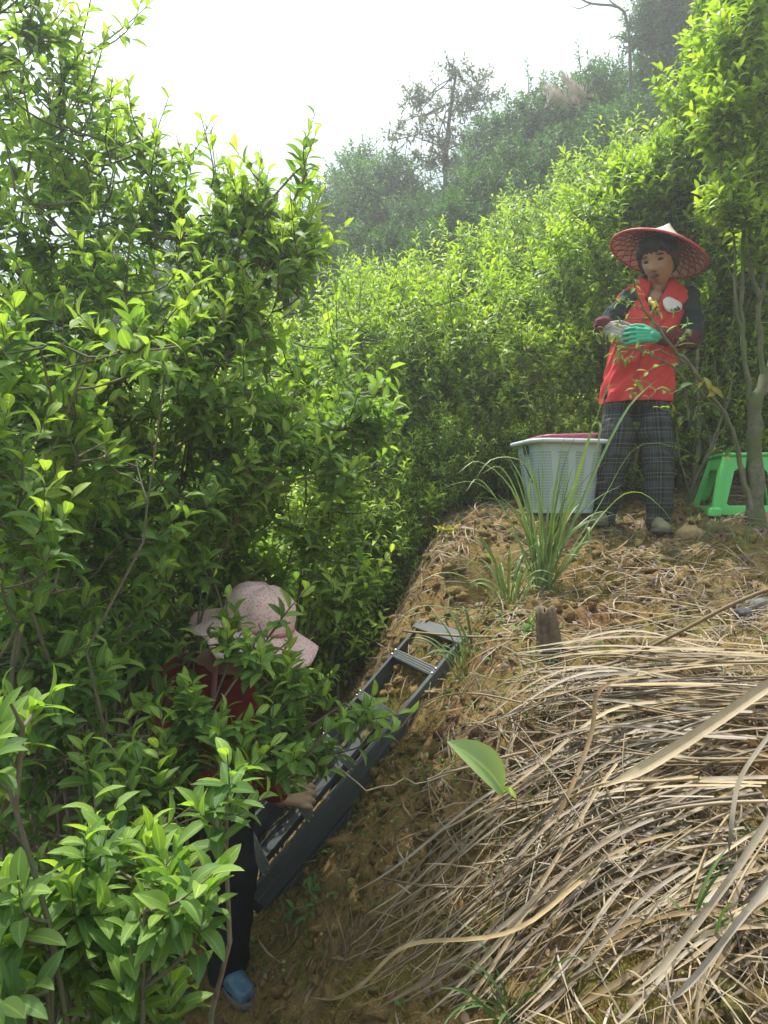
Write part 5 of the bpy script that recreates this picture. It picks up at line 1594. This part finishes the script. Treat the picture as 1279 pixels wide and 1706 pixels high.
# crumbs of soil
def crumbs(name, n, dens, rmin, rmax, mat, octa=False):
    xs, ys = pts_where(n, -.6, 2.6, .9, 4.4, dens)
    N = len(xs); bm = bmesh.new(); (bmesh.ops.create_cone(bm, segments=4, radius1=1, radius2=.4, depth=1.3, cap_ends=False, cap_tris=True) and bmesh.ops.triangulate(bm, faces=bm.faces[:])) if octa else bmesh.ops.create_icosphere(bm, subdivisions=1, radius=1); bv = np.array([v.co[:] for v in bm.verts]); bf = np.array([[v.index for v in f.verts] for f in bm.faces]); bm.free()
    r = rmin + (rmax - rmin) * rng.uniform(0, 1, N) ** 3
    sc = r[:, None, None] * rng.uniform(.6, 1.2, (N, 1, 3)) * (1 + .3 * rng.normal(size=(N, len(bv), 1)))
    V = bv[None] * sc + np.stack([xs, ys, hgt(xs, ys) + r * .3], -1)[:, None]
    Q = (bf[None] + (np.arange(N) * len(bv))[:, None, None]).reshape(-1, 3)
    return link(name, np_mesh(name, V.reshape(-1, 3), Q, None, False, mat))
o = crumbs('soil_crumbs', 15000, lambda x, y: sstep(-.02, .2, x - footline(y)) * (.2 + .8 * clump(x, y, 4, 14)), .003, .034, M['ground'])
tag(o, 'crumbled clods of ochre soil on the bank', 'soil', None, 'stuff')
# fine roots hanging out of the cut bank
g = Geo()
for k in range(150):
    y = rng.uniform(1.9, 3.9); x = footline(y) + rng.uniform(.25, .95) * (1 if y < 3.2 else .7)
    p0 = np.array([x, y, float(hgt(x, y)) + .004]); d = norm(np.array([-.7 + rng.normal() * .3, rng.normal() * .5 - .2, 0]))
    L = rng.uniform(.05, .28); pp = []
    for t in np.linspace(0, 1, 7):
        q = p0 + d * L * t + rng.normal(size=3) * .006; q[2] = float(hgt(q[0], q[1])) + .004 + .02 * math.sin(math.pi * t); pp.append(q)
    g.add(*tube(np.array(pp), np.linspace(.0022, .0008, 7) * rng.uniform(.5, 1.5), 4, False))
o = link('roots', g.mesh('roots', bark('root_bark', (.10, .06, .03), (.24, .16, .09), (.16, .12, .06), 60))); tag(o, 'fine brown roots and twigs on the cut face of the bank', 'roots', None, 'stuff')
o = crumbs('soil_grains', 22000, lambda x, y: sstep(-.02, .2, x - footline(y)) * (.3 + .7 * clump(x, y, 5, 24)), .0015, .008, plain('ochre_grain', (.36, .25, .11), .95, .5, 60), True)
tag(o, 'loose ochre grains of soil over the bank', 'soil', None, 'stuff')
# low green ground cover
xs, ys = pts_where(15000, -.9, 2.6, 1.0, 4.5, lambda x, y: sstep(.0, .3, fbm(x * 2.4, y * 2.4, 3, 41)) * .9 + .04)
N = len(xs)
nn = ground_normal(xs, ys)
Lv = dict(pos=np.stack([xs, ys, hgt(xs, ys) + rng.uniform(.003, .03, N)], -1), dir=norm(rng.normal(size=(N, 3)) * [1, 1, .4] + nn * .4), nor=None, len=rng.uniform(.010, .028, N), wid=rng.uniform(.45, .75, N), droop=rng.uniform(.2, .9, N), fold=rng.uniform(.1, .4, N), age=rng.uniform(.1, 1, N), rnd=rng.uniform(0, 1, N))
u_ = nn + rng.normal(size=(N, 3)) * .3
Lv['nor'] = norm(u_ - Lv['dir'] * (u_ * Lv['dir']).sum(1, keepdims=True))
V, Q, T = bake_leaves(Lv, 3)
o = link('ground_cover', np_mesh('ground_cover', V, Q, T, True, M['weed'])); tag(o, 'tiny green creeping weeds on the mossy soil', 'ground cover', None, 'stuff')
# short moss fuzz on the bank
xs, ys = pts_where(170000, -.6, 1.6, 1.2, 3.6, lambda x, y: sstep(.0, .25, x - footline(y)) * sstep(-.1, .25, fbm(x * 3.1, y * 3.1, 3, 51)))
N = len(xs); nn = ground_normal(xs, ys)
h_ = rng.uniform(.006, .030, N); w_ = rng.uniform(.001, .0026, N); dd = norm(nn + rng.normal(size=(N, 3)) * .5); ss = norm(np.cross(dd, rng.normal(size=(N, 3))))
p0 = np.stack([xs, ys, hgt(xs, ys) - .003], -1)
V = np.stack([p0 - ss * w_[:, None], p0 + ss * w_[:, None], p0 + dd * h_[:, None]], 1).reshape(-1, 3)
T = np.stack([np.repeat(rng.uniform(0, 1, N), 3), np.repeat(rng.uniform(0, 1, N), 3), np.full(3 * N, .5)], -1)
M['moss'] = leaf_mat('moss_tips', (.30, .29, .06), (.27, .21, .06), (.20, .13, .045), .25, .8, .1)
o = link('moss', np_mesh('moss', V, np.arange(3 * N).reshape(-1, 3), T, True, M['moss'])); tag(o, 'short yellow-brown moss on the earth bank', 'moss', None, 'stuff')

# stones and clods that stand out
def stone(name, label, cat, c, r, mat, seed):
    bm = bmesh.new(); bmesh.ops.create_icosphere(bm, subdivisions=3, radius=1)
    rg = np.random.default_rng(seed); k = rg.normal(size=(6, 3)) * 1.6; ph = rg.uniform(0, 6, 6)
    for v in bm.verts:
        p = np.array(v.co[:]); f = 1 + .10 * rg.normal() * .6 + .12 * sum(math.sin(k[i] @ p + ph[i]) for i in range(6)) + .05 * math.sin(9 * p[0] + 7 * p[1]) * math.sin(8 * p[2])
        v.co = Vector(p * f * np.asarray(r))
    o = bm_obj(name, bm, mat, None, 0, True); o.location = c
    tag(o, label, cat)
M['clod'] = plain('ochre_clod', (.34, .25, .12), .95, .4, 30, .8, 0, .1, .01)
M['stone'] = plain('grey_stone', (.16, .17, .165), .8, .4, 25, .6, 0, .3, .01)
M['stone_dark'] = plain('dark_stone', (.05, .05, .055), .7, .5, 30, .6, 0, .3, .01)
c = G(1150, 900); stone('clod', 'ochre clod of earth beside the right shoe of the standing person', 'clod', c + [0, .03, .02], (.065, .055, .045), M['clod'], 1)
c = G(1262, 1018); stone('stone', 'grey-green flat stone at the right edge of the terrace', 'stone', c + [.03, .05, .01], (.06, .05, .03), M['stone'], 2)
c = G(1245, 1030); stone('stone', 'small blackish stone left of the grey-green stone', 'stone', c + [-.01, .0, .01], (.028, .025, .025), M['stone_dark'], 3)
#c = G(1040, 935); stone('clod', 'low yellow clod of earth on the terrace below the standing person', 'clod', c + [0, .03, .0], (.10, .06, .04), M['clod'], 4)
c = G(830, 900); stone('clod', 'earthen lump coloured dark for the shaded hollow under the lip of the terrace', 'clod', c + [0, .06, -.02], (.10, .07, .07), plain('hollow_shade_earth', (.055, .04, .028), .95, .5, 40, .8, 0, .1, .01), 5)  # lump coloured near black to paint the shade of the undercut
# stump
c = G(918, 1085)
root = empty('stump', c); tag(root, 'short weathered brown stump below the tall grass tuft', 'stump')
n_ = 24; a = np.linspace(0, 2 * math.pi, n_, endpoint=False); rows = []
for f in np.linspace(0, 1, 10):
    r = .036 * (1.25 - .35 * f) * (1 + .10 * np.sin(5 * a + 1) + .06 * np.sin(9 * a + 3 * f))
    rows.append(np.stack([r * np.cos(a) - .02 * f, r * np.sin(a), -.05 + f * .20 + .012 * (f > .95) * np.sin(4 * a)], -1))
rows.append(rows[-1] * [.3, .3, 1] + [-.012, 0, -.01])
V, Q = loft(rows); link('trunk', np_mesh('trunk', V, Q, None, True, bark('stump_wood', (.07, .05, .03), (.17, .12, .075), (.12, .10, .06), 45)), root)

# ------------------------------------------------------------------ grass tufts: every blade its own part
def blade(root, pts, w, mat, age=None, n=14, name='blade', fold=.18):
    p = spline(pts, n) - np.array(root.location)
    t = np.linspace(0, 1, n)
    wd = w * np.clip(np.minimum(.55 + 2.2 * t, (1 - t) * 2.4 + .02), 0, 1)
    V, Q = ribbon(p, wd, rng.normal(size=3) * .25 + [0, -.5, .8], fold)
    a = rng.uniform(0, 1) if age is None else age
    T = np.stack([np.full(len(V), a), np.full(len(V), rng.uniform()), np.tile([.9, .1, .9], n)], -1)
    return link(name, np_mesh(name, V, Q, T, True, mat), root)
def tuft(name, label, cat, c, n, L, w, spread, mat, lean=(0, 0), up=1.0, group=None, ages=(0, 1), droop=1.0):
    root = empty(name, c); tag(root, label, cat, group)
    c = np.asarray(c, float)
    for k in range(n):
        az = rng.uniform(0, 6.28); out = rng.uniform(.1, 1) * spread
        d = np.array([math.cos(az) * out + lean[0], math.sin(az) * out + lean[1], up]); d = norm(d)
        l_ = rng.uniform(*L)
        b0 = c + [rng.normal() * .02, rng.normal() * .02, -.02]
        p1 = b0 + d * l_ * .45
        h2 = np.array([d[0], d[1], 0]); g_ = droop * (out + .15) * rng.uniform(.4, 1.3)
        p2 = p1 + norm(d + h2 * .6 - [0, 0, .55 * g_]) * l_ * .3
        p3 = p2 + norm(d + h2 * 1.0 - [0, 0, 1.6 * g_]) * l_ * .25
        blade(root, [b0, p1, p2, p3], rng.uniform(*w), mat, rng.uniform(*ages))
    return root
c = G(905, 985)
gt = tuft('grass_tuft', 'tall green grass tuft with long arching blades in front of the white basket', 'grass', c, 50, (.3, .8), (.005, .011), .5, M['grass'], (.02, -.05), 1.0)
Yb = float(c[1])
for pts, w in (([(930, 960), (985, 800), (1040, 690), (1080, 645), (1098, 632)], .017), ([(925, 960), (945, 830), (985, 720), (1010, 650), (1030, 640)], .012), ([(945, 950), (960, 800), (985, 715), (1000, 712), (985, 790)], .019),
               ([(940, 965), (1000, 840), (1060, 745), (1140, 750), (1195, 790)], .009), ([(950, 970), (1010, 850), (1060, 820), (1105, 850), (1130, 890)], .016), ([(890, 960), (860, 830), (800, 770), (760, 790)], .010),
               ([(900, 965), (870, 850), (835, 780), (800, 790)], .010), ([(895, 975), (850, 870), (800, 800), (775, 820)], .013), ([(905, 970), (900, 830), (870, 770), (820, 765), (790, 800)], .010), ([(960, 975), (975, 900), (980, 880), (985, 935)], .014),
               ([(905, 980), (890, 880), (880, 815), (900, 770)], .014), ([(880, 985), (850, 940), (800, 925), (770, 950)], .009), ([(870, 1000), (905, 935), (945, 920), (980, 930)], .010)):
    blade(gt, [c + [0, 0, -.02]] + [P(a, b, Yb - .05 * k) for k, (a, b) in enumerate(pts[1:])], w, M['grass'], rng.uniform(0, .6))
c = G(850, 1010)
gt2 = tuft('grass_tuft', 'smaller green grass tuft on the bank above the ladder top', 'grass', c, 22, (.18, .42), (.006, .012), .6, M['grass'], (-.05, -.1))
for pts, w in (([(830, 1040), (800, 960), (760, 925), (715, 918)], .007), ([(835, 1040), (790, 970), (730, 955), (660, 1000)], .007), ([(820, 1050), (770, 1015), (700, 1010), (650, 1040)], .007), ([(810, 1080), (760, 1030), (700, 1020), (640, 1050)], .006), ([(845, 1030), (830, 950), (800, 900), (780, 905)], .008), ([(850, 1030), (870, 960), (900, 930)], .010)):
    blade(gt2, [c + [rng.normal() * .02, 0, -.02]] + [P(a, b, float(c[1]) - .12 - .04 * k) for k, (a, b) in enumerate(pts[1:])], w, M['grass'], rng.uniform(.2, .8))
c = G(775, 1120)
tuft('grass_tuft', 'thin pale green grass sprouting over the top of the ladder', 'grass', c, 12, (.15, .36), (.006, .011), .7, M['grass'], (-.35, -.1))
c = G(640, 1000)
tuft('grass_tuft', 'thin dark grass hanging at the gully edge left of the ladder top', 'grass', c, 14, (.15, .4), (.004, .008), .8, M['grass'], (.1, -.2), .8)
c = G(845, 1700, .02)
tuft('grass_tuft', 'dark green grass tuft at the bottom edge among the reeds', 'grass', c, 12, (.14, .32), (.004, .008), .8, M['grass'], (-.35, -.1), .8, None, (.6, 1))
c = G(1150, 1560, .02)
tuft('grass_tuft', 'green grass tuft at the lower right among the dry reeds', 'grass', c, 8, (.12, .26), (.004, .008), .8, M['grass'], (.25, -.1), .8, None, (.5, 1))
c = G(575, 1600, .0)
tuft('dry_grass_tuft', 'little broom-like tuft of dead grass on the mossy slope', 'grass', c, 26, (.10, .20), (.002, .004), .3, M['straw'], (.05, 0), 1.0, None, (.3, .9), .4)
c = G(1110, 905)
for q, (px, py) in enumerate([(1045, 880), (1180, 900), (1240, 905)]):
    tuft('grass_tuft', ['low green grass tuft between the feet of the standing person', 'low green grass tuft right of the ochre clod', 'low green grass tuft at the foot of the slim tree'][q], 'grass', G(px, py), 18, (.06, .18), (.003, .006), .9, M['grass'])
# small broad-leaved weeds
def weed(label, c, n, L, col, h):
    root = empty('weed', c); tag(root, label, 'weed')
    c = np.asarray(c, float); g = Geo()
    for k in range(n):
        d = norm(rng.normal(size=3) * [1, 1, .3] + [0, -.1, .9]); hh = h * rng.uniform(.4, 1)
        p = bez(c, c + [0, 0, hh * .5], c + d * hh, 5); g.add(*tube(p - c, .0018, 4, False))
        for q in range(4):
            one_leaf(root, p[-1 - q % 2], norm(rng.normal(size=3) + d * .8), L * rng.uniform(.6, 1.1), col[int(rng.integers(len(col)))])
    link('stem', g.mesh('stem', M['weed']), root)
weed('dark green broad-leaved weed in the ditch below the ladder', G(530, 1520), 7, .05, LEAF_T[5:8], .10)
weed('pale leafy weed at the back corner of the terrace, left of the basket', G(775, 800), 8, .05, LEAF_T[3:6], .22)
weed('yellowing small weed on the lip of the terrace', G(745, 890), 6, .045, LT_Y, .08)
weed('small green weed at the foot of the stump', G(880, 1060), 8, .035, LEAF_T[2:6], .09)
weed('leafy green weed along the gully wall under the middle bush', G(640, 890), 9, .05, LEAF_T[3:7], .2)
M['pale_leaf'] = leaf_mat('pale_seedling_leaf', (.34, .46, .20), (.27, .40, .15), (.2, .3, .1), .35, .5)
LEAF_PALE = LEAF_T[4].copy(); LEAF_PALE.materials.clear(); LEAF_PALE.materials.append(M['pale_leaf'])
# the one big pale leaf over the reeds
c = G(860, 1345, .0)
root = empty('seedling', c); tag(root, 'seedling with one big pale green leaf standing over the dry reeds', 'seedling')
g = Geo(); tipb = P(838, 1322, float(c[1]) - .12); g.add(*tube(bez(c, c + [0, 0, .08], tipb, 8) - np.array(c), .0025, 6, False)); link('stem', g.mesh('stem', M['weed']), root)
dl = P(748, 1232, float(c[1]) - .22) - tipb
one_leaf(root, tipb, dl, float(np.linalg.norm(dl)), LEAF_PALE, (.35, -.75, .7))
one_leaf(root, P(838, 1310, float(c[1]) - .13), np.array([.3, -.3, -.2]), .05, LEAF_T[1], (.3, -.6, .8))
# pale zigzag twig
root = empty('zigzag_twig', G(700, 1320)); tag(root, 'pale thin zigzag twig with small thorn buds reaching over the ladder rail', 'twig'); o0 = np.array(root.location)
Yz = float(o0[1]) - .15; g = Geo()
main = [(760, 1540), (738, 1440), (716, 1330), (712, 1302), (692, 1306), (674, 1296), (672, 1290)]
def zig(ps, r, Yo=0):
    p = np.array([P(a, b, Yz + Yo + .0 * i) for i, (a, b) in enumerate(ps)])
    g.add(*tube(p - o0, np.linspace(r, r * .5, len(p)), 5, False))
e_ = G(780, 1560, .01)
zig([(800, 1470), (770, 1400), (735, 1340), (712, 1302), (800, 1282), (880, 1250)][:4], .0042); zig([(712, 1302), (760, 1285), (830, 1262), (900, 1240)], .004); zig(main[1:], .0032)
zig([(662, 1306), (645, 1310), (640, 1318)], .0026); zig([(636, 1310), (610, 1318), (596, 1305), (580, 1292), (560, 1275)], .003)
g.add(*tube(spline([P(800, 1470, Yz), P(815, 1540, Yz - .02), G(812, 1600, .01)], 8) - o0, .0042, 5, False)); g.add(*tube(spline([P(738, 1440, Yz), P(755, 1520, Yz), G(770, 1590, .01)], 8) - o0, .0034, 5, False))
g.add(*tube(np.array([P(674, 1296, Yz), P(655, 1308, Yz), P(636, 1310, Yz)]) - o0, .002, 5, False))
link('twig', g.mesh('twig', plain('pale_twig', (.42, .33, .22), .7, .25, 60)), root)

# ------------------------------------------------------------------ the heap of cut dry reeds
def reed(pts3, w, label, group, tube_like, tone, n=16, flat_n=None):
    p = spline(pts3, n)
    lift = hgt(p[:, 0], p[:, 1]) + w * .6
    z_ = np.maximum(p[:, 2], lift)
    zz_ = np.convolve(np.pad(z_, 4, mode='edge'), np.ones(9) / 9, 'valid')
    p[:, 2] = np.maximum(zz_ + .004, lift)
    p[:, 2] = np.convolve(np.pad(p[:, 2], 1, mode='reflect', reflect_type='odd'), [.25, .5, .25], 'valid')
    c = p[0].copy()
    t = np.linspace(0, 1, n)
    if tube_like:
        V, Q = tube(p - c, w * .5 * (1 - .35 * t), 6, False)
        ac = np.tile(np.arange(6) / 6, n)
    else:
        tw = rng.uniform(-.6, .6) + rng.normal() * .8 * t
        up = np.stack([np.sin(tw) * .8, -.45 + 0 * t, np.cos(tw)], -1) if flat_n is None else np.tile(flat_n, (n, 1))
        V, Q = ribbon(p - c, w * np.clip(np.minimum(.8 + t, (1 - t) * 5 + .15), 0, 1), up, rng.uniform(.1, .4))
        ac = np.tile([.95, .5, .05], n)
    T = np.stack([np.full(len(V), tone), np.full(len(V), rng.uniform()), ac], -1)
    o = bpy.data.objects.new('dry_reed', np_mesh('dry_reed', V, Q, T, True, M['straw']))
    o.location = c; COL.objects.link(o)
    if group != 'standout':
        lead = ('thick ' if w > .0085 else ('slim ' if w > .005 else 'very thin ')) + ('dark brown ' if tone < .35 else ('tan ' if tone < .68 else 'pale '))
        label = lead + ('round stalk ' if tube_like else 'flat blade ') + label
    tag(o, label, 'reed', group)
    return o
def fam(n, a, b, label, group, wr, hs, he, arch, tubes=.5, sag=0.0, tones=(.1, .95)):
    """n reeds from a box of pixels a to a box of pixels b, lying on the ground with the heap under them"""
    for k in range(n):
        u = rng.uniform()
        s_ = np.array([a[0] + (a[2] - a[0]) * rng.uniform(), a[1] + (a[3] - a[1]) * u])
        v = np.clip(u + rng.normal() * .33, 0, 1)
        e_ = np.array([b[0] + (b[2] - b[0]) * rng.uniform(), b[1] + (b[3] - b[1]) * v])
        q0, q1 = G(*s_, hs * rng.uniform(.2, 1)), G(*e_, he * rng.uniform(.2, 1))
        L = np.linalg.norm(q1 - q0)
        ms = [q0 + (q1 - q0) * f + np.array([rng.normal() * .018 * L, rng.normal() * .014 * L, arch * L * 4 * f * (1 - f) * rng.uniform(.3, 1.2)]) for f in (.33, .66)]
        for m_ in ms: m_[2] = max(m_[2], float(hgt(m_[0], m_[1])) + rng.uniform(.01, .5 * hs + .02))
        isT = rng.uniform() < tubes
        reed([q0] + ms + [q1], rng.uniform(*wr) * (.75 if isT else 1.05), label, group, isT, rng.uniform(*tones))
fam(46, (1180, 1075, 1380, 1180), (800, 1095, 980, 1200), 'lying almost level along the top of the reed heap', 'level reeds on top of the heap', (.006, .013), .25, .06, .02, .45, 0, (.3, 1))
fam(50, (1130, 1120, 1360, 1330), (720, 1230, 960, 1470), 'slanting down-left in the middle of the reed heap', 'slanting reeds in the middle of the heap', (.006, .013), .25, .05, .03, .45, 0, (.2, 1))
fam(52, (990, 1190, 1260, 1430), (590, 1530, 900, 1740), 'running steeply down the lower left of the reed heap', 'steep reeds at the lower left of the heap', (.004, .011), .18, .03, .03, .5, 0, (.2, 1))
fam(34, (1180, 1330, 1400, 1560), (820, 1560, 1180, 1740), 'in the lower right of the reed heap', 'reeds at the lower right of the heap', (.005, .012), .14, .03, .05, .35, 0, (.2, 1))
fam(36, (760, 1180, 1180, 1480), (700, 1320, 1120, 1640), 'lying short and broken across the reed heap', 'short reeds across the heap', (.003, .007), .14, .08, .03, .5)
fam(26, (700, 1330, 1000, 1500), (560, 1600, 800, 1700), 'hanging down the mossy slope left of the heap', 'thin reeds on the mossy slope', (.002, .005), .06, .02, .04, .6)
fam(36, (980, 930, 1330, 1060), (900, 960, 1300, 1090), 'lying loose on the terrace above the heap', 'loose reeds on the terrace', (.003, .006), .02, .02, .02, .6)
xs, ys = pts_where(2400, .0, 1.7, 1.1, 2.4, lambda x, y: sstep(.35, .9, x - footline(y)))
o = scatter_ribbons('broken_straw', xs, ys, rng.uniform(.04, .22, len(xs)), rng.uniform(.002, .006, len(xs)), M['straw'], rng.uniform(.01, .12, len(xs)) * 0 + .03, .05, 1.2)
tag(o, 'broken bits of straw tangled through the reed heap', 'litter', None, 'stuff')
# the ones that stand out
reed([G(1330, 1092, .12), P(1279, 1090, 2.1), P(1020, 1112, 2.45), P(840, 1098, 2.75), P(672, 1046, 3.0)], .013, 'longest reed, lying from the heap across the top of the ladder', 'standout', True, .7, 24)
reed([P(1330, 948, 2.2), P(1190, 1025, 2.25), P(1080, 1090, 2.3), P(1000, 1120, 2.3)], .014, 'thick brown reed slanting up from the heap to the right edge', 'standout', True, .3, 14)
reed([P(1340, 1105, 1.62), P(1230, 1180, 1.6), P(1120, 1255, 1.58), P(1003, 1325, 1.56)], .025, 'broadest pale flat reed blade on top of the heap', 'standout', False, .95, 20, (.35, -.6, .8))
reed([P(1330, 1160, 1.5), P(1279, 1235, 1.5), P(1232, 1300, 1.5), P(1216, 1400, 1.48), G(1213, 1470, .01)], .010, 'pale reed curving straight down at the right edge', 'standout', False, .8, 20)
reed([P(880, 1245, 2.05), P(800, 1275, 2.05), P(735, 1298, 2.07), P(712, 1303, 2.08)], .008, 'reed joining the pale zigzag twig', 'standout', True, .6, 12)
reed([P(1345, 1265, 1.15), P(1240, 1440, 1.15), P(1150, 1560, 1.18), P(1055, 1680, 1.2)], .012, 'long pale reed from the right edge down to the bottom', 'standout', False, .9, 22)
reed([P(1340, 1420, 1.1), P(1250, 1520, 1.12), P(1180, 1610, 1.15), P(1110, 1695, 1.18)], .012, 'pale reed lowest at the right edge', 'standout', False, .85, 18)
reed([G(1000, 1430, .1), P(860, 1560, 1.65), P(690, 1572, 1.75), P(600, 1636, 1.8), G(520, 1692, .02)], .011, 'long bent reed blade reaching farthest to the bottom left', 'standout', False, .85, 26)
reed([P(1085, 1130, 2.0), P(1000, 1135, 2.05), P(985, 1230, 2.0), P(945, 1330, 1.9), G(900, 1420, .03)], .012, 'brown folded reed standing across the middle of the heap', 'standout', False, .35, 18)
reed([P(870, 1172, 2.2), P(800, 1158, 2.35), P(740, 1158, 2.45), P(690, 1185, 2.5), P(660, 1230, 2.5)], .007, 'thin pale reed arching over the middle of the ladder', 'standout', True, .7, 22)
reed([G(900, 1470, .05), P(780, 1475, 1.95), G(632, 1482, .02)], .010, 'single straight reed lying level on the mossy slope', 'standout', True, .5, 12)
for o in bpy.data.objects:
    if o.get('group') == 'standout': del o['group']
